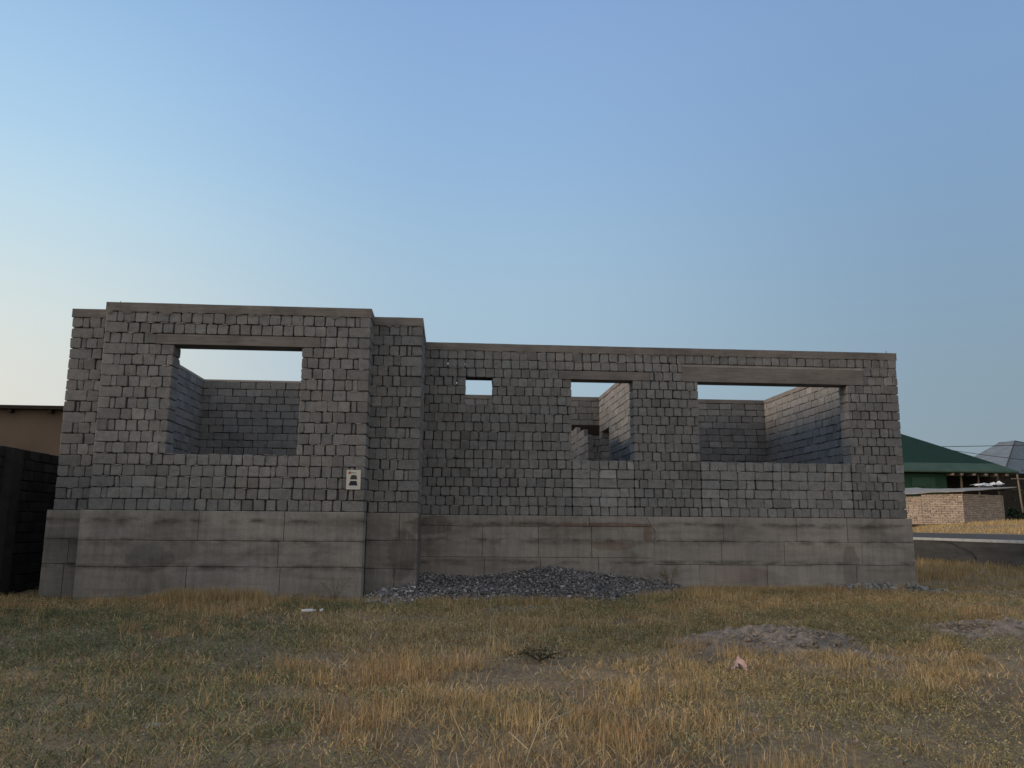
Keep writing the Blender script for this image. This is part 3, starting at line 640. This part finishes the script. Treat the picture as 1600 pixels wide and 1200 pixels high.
# ------------------------------------------------------------------ gravel, rubble, mounds
ICO_V = []; t_ = (1+5**.5)/2
for a, b in ((1, t_), (-1, t_), (1, -t_), (-1, -t_)): ICO_V += [(0, a, b), (a, b, 0), (b, 0, a)]
ICO_V = np.array(ICO_V)/np.linalg.norm([0, 1, t_])
from itertools import combinations
ICO_F = []
for i, j, k in combinations(range(12), 3):
    e_ = [np.linalg.norm(ICO_V[a]-ICO_V[b]) for a, b in ((i, j), (j, k), (i, k))]
    if max(e_) < 1.2:
        nrm = np.cross(ICO_V[j]-ICO_V[i], ICO_V[k]-ICO_V[i]); ICO_F.append((i, j, k) if nrm@(ICO_V[i]+ICO_V[j]+ICO_V[k]) > 0 else (i, k, j))
ICO_F = np.array(ICO_F)
def stones(P, size, cols, flat_=.7, rg=rng):
    n = len(P); V = ICO_V[None]*rg.uniform(.75, 1.25, (n, 12, 1)); V = V*np.stack([rg.uniform(.7, 1.3, n), rg.uniform(.6, 1.1, n), rg.uniform(.45, .9, n)*flat_/.7], 1)[:, None]
    a = rg.uniform(0, 6.28, n); b = rg.normal(0, .5, n); ca, sa, cb, sb = np.cos(a), np.sin(a), np.cos(b), np.sin(b)
    x, y_, z = V[..., 0], V[..., 1], V[..., 2]; y2 = y_*cb[:, None]-z*sb[:, None]; z2 = y_*sb[:, None]+z*cb[:, None]
    V = np.stack([x*ca[:, None]-y2*sa[:, None], x*sa[:, None]+y2*ca[:, None], z2], -1)*size[:, None, None]+P[:, None]
    F = (ICO_F[None]+12*np.arange(n)[:, None, None]).reshape(-1, 3)
    return V.reshape(-1, 3), F, np.repeat(cols, 12, 0)
def stoneobj(name, P, size, cols, mat, extra=None, parent=None, **k):
    V, F, C = stones(P, size, cols)
    return link(name, npmesh(name, V, F.ravel(), np.full(len(F), 3), C), mat, parent, **k)
gx = [-1.5, -1.2, -.9, -.5, 0, .6, 1.4, 2.2, 2.9, 3.6, 4.3, 4.9, 5.3]
gh_ = [.05, .18, .24, .34, .30, .26, .36, .50, .40, .29, .22, .11, .0]
gf = [14.0, 14.0, 14.0, 14.1, 14.3, 14.4, 14.4, 14.5, 14.7, 15.0, 15.6, 16.6, 17.4]
def hgrav(x, y_):
    H = np.interp(x, gx, gh_); f = np.interp(x, gx, gf)+(noise(x, y_, .7, 3, 8)-.5)*.5; back = np.where(x < -.6, 15.55, 17.62)
    t = np.clip((y_-f)/(back-f), 0, 1); prof = np.where(x < 1.0, t**.75, t**.95*(1.25-.25*t)) 
    return H*prof+(noise(x, y_, .5, 3, 9)-.5)*.07*np.minimum(1, t*4)-.03*(1-np.minimum(1, t*8))
gp = empty('gravel_heap', (1.5, 16, 0), label='long heap of grey crushed gravel banked against the plinth', cat='gravel heap', kind='stuff')
grid(np.arange(-1.53, 5.4, .06), np.arange(13.9, 17.66, .06), lambda x, y_: hgrav(x, y_)+hg(x, y_)-.035, 'gravel_bed', MAT['stone'], parent=gp)
gb = gp.children[0] if gp.children else None
ca_ = gb.data.color_attributes.new('tint', 'FLOAT_COLOR', 'POINT'); ca_.data.foreach_set('color', np.tile([.11, .105, .10, 1], len(gb.data.vertices)).astype(np.float32))
n = 26000; x = rng.uniform(-1.5, 5.35, n); y_ = rng.uniform(13.7, 17.66, n); h = hgrav(x, y_); keep = (h > .0) & ~((y_ > 15.5) & (x < -.58)) & ~((y_ > 14.9) & (x < -1.53))
x, y_, h = x[keep], y_[keep], h[keep]; n = len(x); coarse = sstep(0, -1.0, x)
sz = rng.lognormal(-4.35, .42, n)*(1+.55*coarse); v = rng.choice([.06, .11, .18, .28, .45], n, p=[.12, .25, .3, .23, .10])*rng.uniform(.85, 1.25, n)*(1+.2*coarse)
cols = np.stack([v*1.03, v, v*.97], 1)
stoneobj('loose_stones', np.stack([x, y_, h+hg(x, y_)+rng.uniform(-.015, .02, n)], 1), sz, cols, MAT['stone'], parent=gp)
# stray stones at the heap's feet and small clods over the lot
n = 2600; x = rng.uniform(-1.6, 6.0, n); y_ = np.interp(x, gx, gf)+.1-np.abs(rng.exponential(.35, n)); v = rng.choice([.1, .18, .28, .42], n)*rng.uniform(.8, 1.2, n)
stoneobj('stray_stones', np.stack([x, y_, hg(x, y_)], 1), rng.lognormal(-4.3, .35, n), np.stack([v, v, v*.98], 1), MAT['stone'], parent=gp)
n = 9000; y_ = np.sqrt(rng.uniform(16, 330, n)); x = rng.uniform(-.72*y_, .95*y_, n); v = rng.uniform(.5, 1.3, n); k = ~((y_ > 14.6) & (x < XC1)); x, y_, v = x[k], y_[k], v[k]; n = len(x)
stoneobj('soil_clods', np.stack([x, y_, hg(x, y_)], 1), rng.lognormal(-4.5, .5, n), np.stack([.32*v, .26*v, .2*v], 1), MAT['clod'], kind='stuff', label='small dry soil clods and pebbles strewn over the lot', cat='clods')
# rubble along the right foot
n = 420; x = rng.uniform(8.2, 11.3, n); y_ = 17.55-np.abs(rng.normal(0, .3, n))-np.where(x > 10.2, (x-10.2)*.25, 0); y_ = np.where(x > 10.3, y_-.1, y_)
v = rng.uniform(.1, .34, n); hh = np.clip(.16-.25*(17.5-y_), 0, .2)*sstep(11.2, 9.8, x)
stoneobj('rubble_pile', np.stack([x, y_, hg(x, y_)+rng.uniform(0, 1, n)*hh], 1), rng.uniform(.025, .09, n), np.stack([v*1.02, v, v*.93], 1), MAT['stone'], label='low pile of broken concrete rubble at the foot of the right plinth corner', cat='rubble pile', kind='stuff')
def mound(cx, cy, rx, ry, h, rot, label, seed):
    mo = empty('dirt_mound', (cx, cy, 0), label=label, cat='dirt mound', group='dirt mounds in the dry grass')
    n = 120; u = np.linspace(-1.35, 1.35, n); U_, V_ = np.meshgrid(u, u); ca, sa = math.cos(rot), math.sin(rot)
    X = cx+rx*U_*ca-ry*V_*sa; Y = cy+rx*U_*sa+ry*V_*ca; r = np.sqrt(U_**2+V_**2)*(1+.35*(noise(X, Y, .6, 3, seed)-.5))
    Hh = np.clip(1-r, -.3, 1)**1 if False else (1-sstep(0, 1.15, r))
    Zz = hg(X, Y)+h*Hh*(.75+.5*noise(X, Y, .5, 4, seed+1))+(noise(X, Y, .28, 4, seed+2)-.5)*.24*Hh+(noise(X, Y, .07, 2, seed+3)-.5)*.07*Hh-.05*sstep(1.0, 1.3, r)-.012
    V = np.stack([X.ravel(), Y.ravel(), Zz.ravel()], 1); i = np.arange((n-1)**2); a = (i//(n-1))*n+i % (n-1); F = np.stack([a, a+1, a+n+1, a+n], 1)
    v = (.8+.5*noise(X, Y, .3, 3, seed+4)).ravel(); C = np.stack([.29*v, .235*v, .18*v], 1)
    link('earth', npmesh('earth', V, F.ravel(), np.full(len(F), 4), C, smooth=False), MAT['clod'], mo)
    m_ = 2200; rr = np.abs(rng.normal(0, .5, m_)); th = rng.uniform(0, 6.28, m_); u_, v_ = rr*np.cos(th), rr*np.sin(th); x = cx+rx*u_*ca-ry*v_*sa; y_ = cy+rx*u_*sa+ry*v_*ca
    zz = hg(x, y_)+h*(1-sstep(0, 1.15, rr))*1.0; vv = rng.uniform(.7, 1.35, m_)
    stoneobj('clods', np.stack([x, y_, zz], 1), rng.lognormal(-4.55, .55, m_), np.stack([.30*vv, .25*vv, .195*vv], 1), MAT['clod'], parent=mo)
    return mo
mound(3.78, 9.8, 1.4, .95, .20, .1, 'lumpy grey-brown dirt mound in the grass with pale clods along its top', 20)
mound(7.5, 10.7, 1.7, 1.0, .12, -.15, 'flatter dirt mound near the right edge, half grown over', 30)
# small litter
x0, y0 = -2.0, 12.3
m = MB(); m.tube([(-2.10, 12.35, .12), (-1.94, 12.33, .13)], .022, 8); m.tube([(-1.94, 12.33, .13), (-1.90, 12.34, .13)], .01, 6); m.build('plastic_bottle', MAT['white'], label='white plastic bottle lying in the grass before the left bay', cat='bottle')
m = MB(); m.tube([(-1.84, 12.36, .12), (-1.80, 12.36, .14)], .018, 8); m.build('bottle_cap', MAT['white'], label='white bottle cap lying just right of the white bottle', cat='bottle cap')
m = MB(); cx, cy, cz = 2.68, 7.75, .05
ring_ = []
for k in range(8):
    for q in range(9):
        a = -1+2*q/8; b = k/7; ring_.append((cx+.09*a*(1-.6*b)+.05*b+random.gauss(0, .006), cy+.06*math.cos(a*3)+.03*b, cz+.01+.115*b*max(.15, (1-abs(a-.35)*.8))+random.gauss(0, .008)))
m.add(ring_, [(k*9+q, k*9+q+1, (k+1)*9+q+1, (k+1)*9+q) for k in range(7) for q in range(8)])
m.build('pink_rag', MAT['pink'], label='crumpled pink rag caught in the grass in front of the dirt mound', cat='rag')
# ------------------------------------------------------------------ vegetation
def onfield(x, y_):
    ok = x < XR(y_)-.05
    ok &= ~((y_ > 14.9) & (x > XA0-.1) & (x < XA1)); ok &= ~((y_ > 15.45) & (x > XS0-.1) & (x < XB1)); ok &= ~((y_ > 17.62) & (x > XB1-.1) & (x < XC1+.1))
    ok &= ~((hgrav(x, y_) > .03+.09*rng.random(len(x))) & (x > -1.5) & (x < 5.3) & (y_ > 13.9)); ok &= ~((x < -8.0) & (y_ > 15)); return ok
def sample(n, y0, y1, dens=None):
    y_ = np.sqrt(rng.uniform((y0+1.5)**2, (y1+1.5)**2, n))-1.5; x = rng.uniform(-.72*y_-1.2, .9*y_+1.2, n); return x, y_
def greenmask(x, y_):
    g = noise(x, y_, 1.7, 4, 40); s_ = x/np.maximum(y_, 1)
    g = g+.34*sstep(-.10, -.38, s_)*sstep(14, 9, y_)+.10*sstep(-.25, -.4, s_)+.12*np.exp(-((x-5.3)**2/2.2+(y_-10.2)**2/3.5))+.12*np.exp(-((x-3.6)**2/1.5+(y_-5.9)**2/1.0))+.10*np.exp(-((x-2)**2/6+(y_-13)**2/2.0))
    return sstep(.50, .66, g)
def baremask(x, y_):
    b = noise(x, y_, 1.1, 4, 50); b = b+.34*sstep(.60, .80, x/np.maximum(y_, 1))*sstep(18, 15, y_)*sstep(8, 10, y_)+.22*np.exp(-((x-3.78)**2/.7+(y_-9.8)**2/.25))+.16*np.exp(-((x-7.5)**2/.9+(y_-10.7)**2/.4))
    b = b+.45*sstep(.62, .72, x/np.maximum(y_, 1)+.05*noise(x, y_, .8, 2, 51))*sstep(4.5, 6, y_)*sstep(13, 9, y_)+.3*np.exp(-((x-11.5)**2/3+(y_-16.6)**2/1.2))+.2*np.exp(-((x-12.5)**2/6+(y_-14)**2/1.5))
    return sstep(.56, .70, b)
TAN = np.array([(.46, .35, .19), (.42, .32, .18), (.40, .30, .155), (.52, .43, .28), (.33, .255, .145), (.42, .32, .18)])*np.array([1.08, 1.04, .92])
RUS = np.array([(.36, .22, .12), (.40, .27, .14), (.31, .20, .12)])*1.15
GRN = np.array([(.25, .24, .14), (.30, .28, .165), (.19, .19, .115), (.34, .32, .20), (.22, .22, .145)])*np.array([1.12, 1.02, .78])
DED = np.array([(.36, .285, .195), (.44, .355, .25), (.27, .21, .145), (.50, .42, .30)])*np.array([1.2, 1.1, .88])
DGR = np.array([(.13, .15, .085), (.17, .185, .11), (.10, .125, .07), (.21, .22, .14)])*np.array([1.2, 1.15, .95])
def blades(x, y_, h, lean, w, cols, name, par, curve=.3, z=None):
    n = len(x); a = rng.uniform(0, 6.28, n); dx, dy = np.cos(a)*lean, np.sin(a)*lean; z = hg(x, y_)-.01 if z is None else z
    b = rng.uniform(0, 3.14, n); wx, wy = np.cos(b)*w, np.sin(b)*w*.6
    cz = np.sqrt(np.clip(1-lean**2, .02, 1))
    def pt(t, k, s_):
        L = h*t; return np.stack([x+dx*L*(.6+curve*t)+s_*wx*k, y_+dy*L*(.6+curve*t)+s_*wy*k, z+cz*L*(1-.12*t*t)], 1)
    V = np.stack([pt(0, 1, -1), pt(0, 1, 1), pt(.55, .75, -1), pt(.55, .75, 1), pt(1, .25, -1), pt(1, .25, 1)], 1).reshape(-1, 3)
    F = (np.array([[0, 1, 3, 2], [2, 3, 5, 4]])[None]+6*np.arange(n)[:, None, None]).reshape(-1, 4)
    C = np.repeat(cols, 6, 0); return link(name, npmesh(name, V, F.ravel(), np.full(len(F), 4), C), MAT['blade'], par)
gr = empty('grass', (0, 10, 0), kind='stuff', label='dry tan grass and thatch covering the lot in front of the house', cat='grass')
def pick(P, n): return P[rng.integers(0, len(P), n)]*rng.uniform(.72, 1.22, (n, 1))
# 1 thatch lying on the soil
x, y_ = sample(420000, 2.6, 19); k = onfield(x, y_) & (rng.random(len(x)) < (1-.75*baremask(x, y_))*(.25+.75*sstep(.38, .58, noise(x, y_, .35, 3, 72)))); x, y_ = x[k], y_[k]; n = len(x); g = greenmask(x, y_)
cols = np.where((rng.random(n) < .6)[:, None], pick(DED, n), pick(TAN, n)); cols = np.where((rng.random(n) < .08+g*.55)[:, None], np.where((x/y_ < -.15)[:, None], pick(DGR, n), pick(GRN, n)), cols)
blades(x, y_, rng.uniform(.03, .10, n), rng.uniform(.6, .97, n), .0024+.00030*y_, cols, 'thatch', gr, z=hg(x, y_)+rng.uniform(0, .02, n))
# 2 tufts of upright dry grass
def tufts(nt_, per, y0, y1, sp, hlo, hhi, name, colf, dens, wk=1.0, leanmax=.5):
    tx, ty = sample(nt_, y0, y1); k = onfield(tx, ty) & (rng.random(nt_) < dens(tx, ty)); tx, ty = tx[k], ty[k]; hs = rng.uniform(hlo, hhi, len(tx)); 
    cb = rng.uniform(.75, 1.25, (len(tx), 1)); cnt = rng.integers(per//2, per*3//2, len(tx)); idx = np.repeat(np.arange(len(tx)), cnt); n = len(idx)
    x = tx[idx]+rng.normal(0, sp, n)*1.6; y_ = ty[idx]+rng.normal(0, sp, n); h = hs[idx]*rng.uniform(.35, 1.15, n); cols = colf(x, y_, n)*cb[idx]
    k = onfield(x, y_); x, y_, h, cols = x[k], y_[k], h[k], cols[k]; n = len(x)
    return blades(x, y_, h, rng.beta(1.4, 3.0, n)*leanmax*1.6, (.0013+.00016*y_)*wk, cols, name, gr)
patch = lambda x, y_: sstep(.42, .62, noise(x, y_, 1.3, 4, 60))
tufts(26000, 13, 2.6, 19, .05, .05, .17, 'short_tufts', lambda x, y_, n: np.where((rng.random(n) < .45)[:, None], pick(DED, n), np.where((rng.random(n) < .35)[:, None], pick(GRN, n), pick(TAN, n))), lambda x, y_: (1-baremask(x, y_))*(1-.6*greenmask(x, y_))*(.35+.65*patch(x, y_)))
tufts(7000, 30, 2.6, 18.6, .045, .10, .27, 'tall_tufts', lambda x, y_, n: np.where((noise(x, y_, .8, 3, 66) > .56)[:, None] & (rng.random((n, 1)) < .6), pick(RUS, n), pick(TAN, n)), lambda x, y_: (1-baremask(x, y_))*(1-.75*greenmask(x, y_))*sstep(.50, .63, noise(x, y_, 1.0, 3, 61))+.0)
# a taller fringe at the foot of the plinth and beyond the right corner
tufts(16000, 12, 19, 40, .09, .12, .38, 'far_tufts', lambda x, y_, n: pick(TAN, n)*.85, lambda x, y_: (x > 9)*.9*(1-.5*baremask(x, y_)), wk=1.3)
fx = rng.uniform(-6.4, -1.7, 900); fy = np.full(900, 14.75)-np.abs(rng.normal(0, .22, 900)); idx = np.repeat(np.arange(900), 9); n = len(idx)
ff = np.interp(fx, [-6.4, -5.2, -4.6, -3.2, -2.9, -1.7], [.3, .6, 1.3, 1.2, .5, .5])
blades(fx[idx]+rng.normal(0, .05, n), fy[idx]+rng.normal(0, .03, n), rng.uniform(.1, .28, n)*ff[idx], rng.uniform(0, .45, n), np.full(n, .0032), pick(TAN, n), 'plinth_fringe', gr)
fx = rng.uniform(5.0, 8.3, 700); idx = np.repeat(np.arange(700), 8); n = len(idx)
blades(fx[idx]+rng.normal(0, .05, n), 17.45-np.abs(rng.normal(0, .3, n)), rng.uniform(.08, .2, n), rng.uniform(0, .5, n), np.full(n, .0035), pick(TAN, n), 'plinth_fringe', gr)
# dry grass on the raised verge beyond the road
vg = empty('verge_grass', (34, 45, 1.2), kind='stuff', label='pale dry grass on the raised verge between the road and the brick shed', cat='grass')
n = 60000; y_ = rng.uniform(28, 78, n); t_2 = rng.uniform(9.3, 22, n); x = XR(y_)+t_2; z = np.where(t_2 < 18, 1.095+(1.86-1.095)*(t_2-9.2)/8.8, 1.80)
k = ~((x > 33.4) & (x < 44) & (y_ > 60.5) & (y_ < 68)); x, y_, z = x[k], y_[k], z[k]; n = len(x); tt = noise(x, y_, 4, 3, 71)
blades(x, y_, rng.uniform(.08, .32, n)*np.where(tt > .5, 1.3, .6), rng.uniform(.1, .8, n), np.full(n, .013), np.where((rng.random(n) < .12)[:, None], pick(GRN, n), pick(TAN, n)*1.15), 'dry_blades', vg, z=z-.03)
# 3 green weeds: little leaves on short stems
wd = empty('weeds', (-3, 7, 0), kind='stuff', label='low olive green weeds spreading through the dry grass', cat='weeds')
leftness = lambda x, y_: np.clip(1.0*sstep(-.05, -.35, x/np.maximum(y_, 1))+.55*sstep(.52, .68, noise(x, y_, 2.2, 3, 77)), 0, .95)
def weeds(np_, y0, y1, per, name, size, spread, hh, dens):
    tx, ty = sample(np_, y0, y1); k = onfield(tx, ty) & (rng.random(np_) < dens(tx, ty)); tx, ty = tx[k], ty[k]; cnt = rng.integers(per//2, per*3//2, len(tx)); idx = np.repeat(np.arange(len(tx)), cnt); n = len(idx)
    sp = rng.uniform(.6, 1.4, len(tx))[idx]*spread; hs = rng.uniform(.5, 1.5, len(tx))[idx]*hh; r = np.sqrt(rng.random(n)); th = rng.uniform(0, 6.28, n)
    x = tx[idx]+r*np.cos(th)*sp; y_ = ty[idx]+r*np.sin(th)*sp; z = hg(x, y_)+rng.uniform(.1, 1, n)*hs*(1-.5*r); cl = np.where((leftness(x, y_) > rng.random(n))[:, None], pick(DGR, n), pick(GRN, n))*rng.uniform(.7, 1.25, (len(tx), 1))[idx]
    fl_ = rng.random(n) < .03; cl[fl_] = np.array([.36, .35, .28])
    p = np.stack([x, y_, z], 1); a = rng.normal(size=(n, 3))*np.array([1, 1, .8]); a /= np.linalg.norm(a, axis=1)[:, None]; b = np.cross(a, rng.normal(size=(n, 3))); b /= np.linalg.norm(b, axis=1)[:, None]
    s_ = (size*(.6+.07*ty[idx])*rng.uniform(.6, 1.4, n))[:, None]; V = np.stack([p-a*s_, p+b*s_*.32, p+a*s_, p-b*s_*.32], 1).reshape(-1, 3)
    leafobj(name, V, np.repeat(cl, 4, 0), MAT['leaf'], wd)
weeds(21000, 2.6, 19, 42, 'weed_leaves', .008, .09, .10, lambda x, y_: (.22+.7*greenmask(x, y_))*(1-.8*baremask(x, y_)))
weeds(2600, 2.6, 15, 85, 'weed_leaves', .010, .14, .17, lambda x, y_: .06+greenmask(x, y_)*.85)
fx = rng.uniform(-1.6, 5.6, 420); fy = np.interp(fx, gx, gf)+rng.normal(.05, .22, 420); ok_ = noise(fx, fy, .6, 2, 90) > .42; fx, fy = fx[ok_], fy[ok_]; idx = np.repeat(np.arange(len(fx)), 14); n = len(idx); x = fx[idx]+rng.normal(0, .07, n); y_ = fy[idx]+rng.normal(0, .04, n)
blades(x, y_, rng.uniform(.07, .24, n), rng.beta(1.4, 3, n)*.8, np.full(n, .0036), np.where((rng.random(n) < .3)[:, None], pick(GRN, n), pick(TAN, n)), 'heap_fringe', gr)
# distinct weedy shrubs against the plinth
def shrub(x, y0, h, label, n=260):
    t = empty('weed_shrub', (x, y0, 0), label=label, cat='shrub'); m = MB()
    V = []; 
    for k in range(14):
        a = random.uniform(0, 6.28); l = random.uniform(.3, .6)*h; q = [(x, y0, 0), (x+math.cos(a)*l*.35, y0+math.sin(a)*l*.2, h*.5*random.uniform(.7, 1.1)), (x+math.cos(a)*l, y0+math.sin(a)*l*.35, h*random.uniform(.6, 1.05))]
        m.tube(q, .004, 4, (.12, .11, .07), r1=.002)
        for _ in range(n//14):
            f = random.uniform(.3, 1); p = Vector(q[1]).lerp(Vector(q[2]), f)+Vector((random.gauss(0, .03), random.gauss(0, .02), random.gauss(0, .03))); V.append(p)
    m.build('stems', MAT['blade'], t); p = np.array(V); n_ = len(p); a = rng.normal(size=(n_, 3)); a /= np.linalg.norm(a, axis=1)[:, None]; b = np.cross(a, rng.normal(size=(n_, 3))); b /= np.linalg.norm(b, axis=1)[:, None]
    s_ = rng.uniform(.008, .018, (n_, 1)); leafobj('foliage', np.stack([p-a*s_, p+b*s_*.4, p+a*s_, p-b*s_*.4], 1).reshape(-1, 3), np.repeat(pick(GRN, n_)*.75, 4, 0), MAT['leaf'], t)
shrub(4.62, 17.3, .62, 'wispy green shrub growing from the right end of the gravel heap', 420)
shrub(-1.95, 14.6, .50, 'thin wispy weed against the left bay plinth near its right corner', 150)
shrub(4.05, 17.2, .42, 'small wispy weed on the gravel against the plinth', 160)
t = empty('dark_plant', (.94, 8.6, 0), label='small dark curly low plant in the middle of the lot', cat='plant'); m = MB()
for k in range(9):
    a = random.uniform(0, 6.28); m.tube([(.94, 8.6, 0), (.94+.16*math.cos(a), 8.6+.08*math.sin(a), .08), (.94+.24*math.cos(a), 8.6+.12*math.sin(a), .07)], .006, 5, (.05, .05, .035), r1=.003)
m.build('stems', MAT['blade'], t); p = np.stack([.94+rng.normal(0, .13, 420), 8.6+rng.normal(0, .08, 420), rng.uniform(.02, .13, 420)], 1); a = rng.normal(size=(420, 3)); a /= np.linalg.norm(a, axis=1)[:, None]; b = np.cross(a, rng.normal(size=(420, 3))); b /= np.linalg.norm(b, axis=1)[:, None]
s_ = rng.uniform(.008, .018, (420, 1)); leafobj('foliage', np.stack([p-a*s_, p+b*s_*.5, p+a*s_, p-b*s_*.5], 1).reshape(-1, 3), np.repeat(pick(GRN, 420)*.28, 4, 0), MAT['leaf'], t)
# dry stalks in the foreground
def stalk(pts_list, r, label):
    t = MB()
    for pts in pts_list: t.tube(pts, r, 5, (.50, .42, .29), r1=r*.5)
    o = t.build('dry_stalk', MAT['blade'], label=label, cat='stalk', group='pale dry stalks standing in the grass')
def SP(px, py, y_, dz=0): v = P_(px, py, y_); return (v[0], v[1], max(.0, v[2]+dz))
stalk([[(.42, 4.75, .0), (.47, 4.8, .12), (.53, 4.85, .24), (.54, 4.9, .40)], [(.53, 4.85, .24), (.62, 4.9, .27), (.74, 4.95, .30)], [(.46, 4.8, .13), (.36, 4.9, .2)]], .0035, 'forked pale dry stalk in the foreground at the bottom centre of the photo')
stalk([[(.60, 4.5, .0), (.70, 4.6, .08), (.86, 4.7, .15)]], .0035, 'slanting pale dry stalk to the right of the forked one')
stalk([[(-1.35, 5.0, .0), (-1.2, 5.05, .13), (-1.06, 5.1, .23)]], .0028, 'slanting pale dry stalk in the grass at the lower left')
stalk([[(.15, 5.2, .0), (.08, 5.25, .14), (.02, 5.3, .26)]], .003, 'pale dry stalk leaning left, left of the forked one')
stalk([[(1.62, 12.2, .0), (1.58, 12.2, .2), (1.5, 12.2, .32)]], .006, 'bent pale dry stalk in the middle of the lot before the gravel heap')
stalk([[(.42, 9.3, .0), (.47, 9.3, .2), (.475, 9.3, .33)]], .005, 'upright pale dry stalk beside the dark tuft in mid lot')
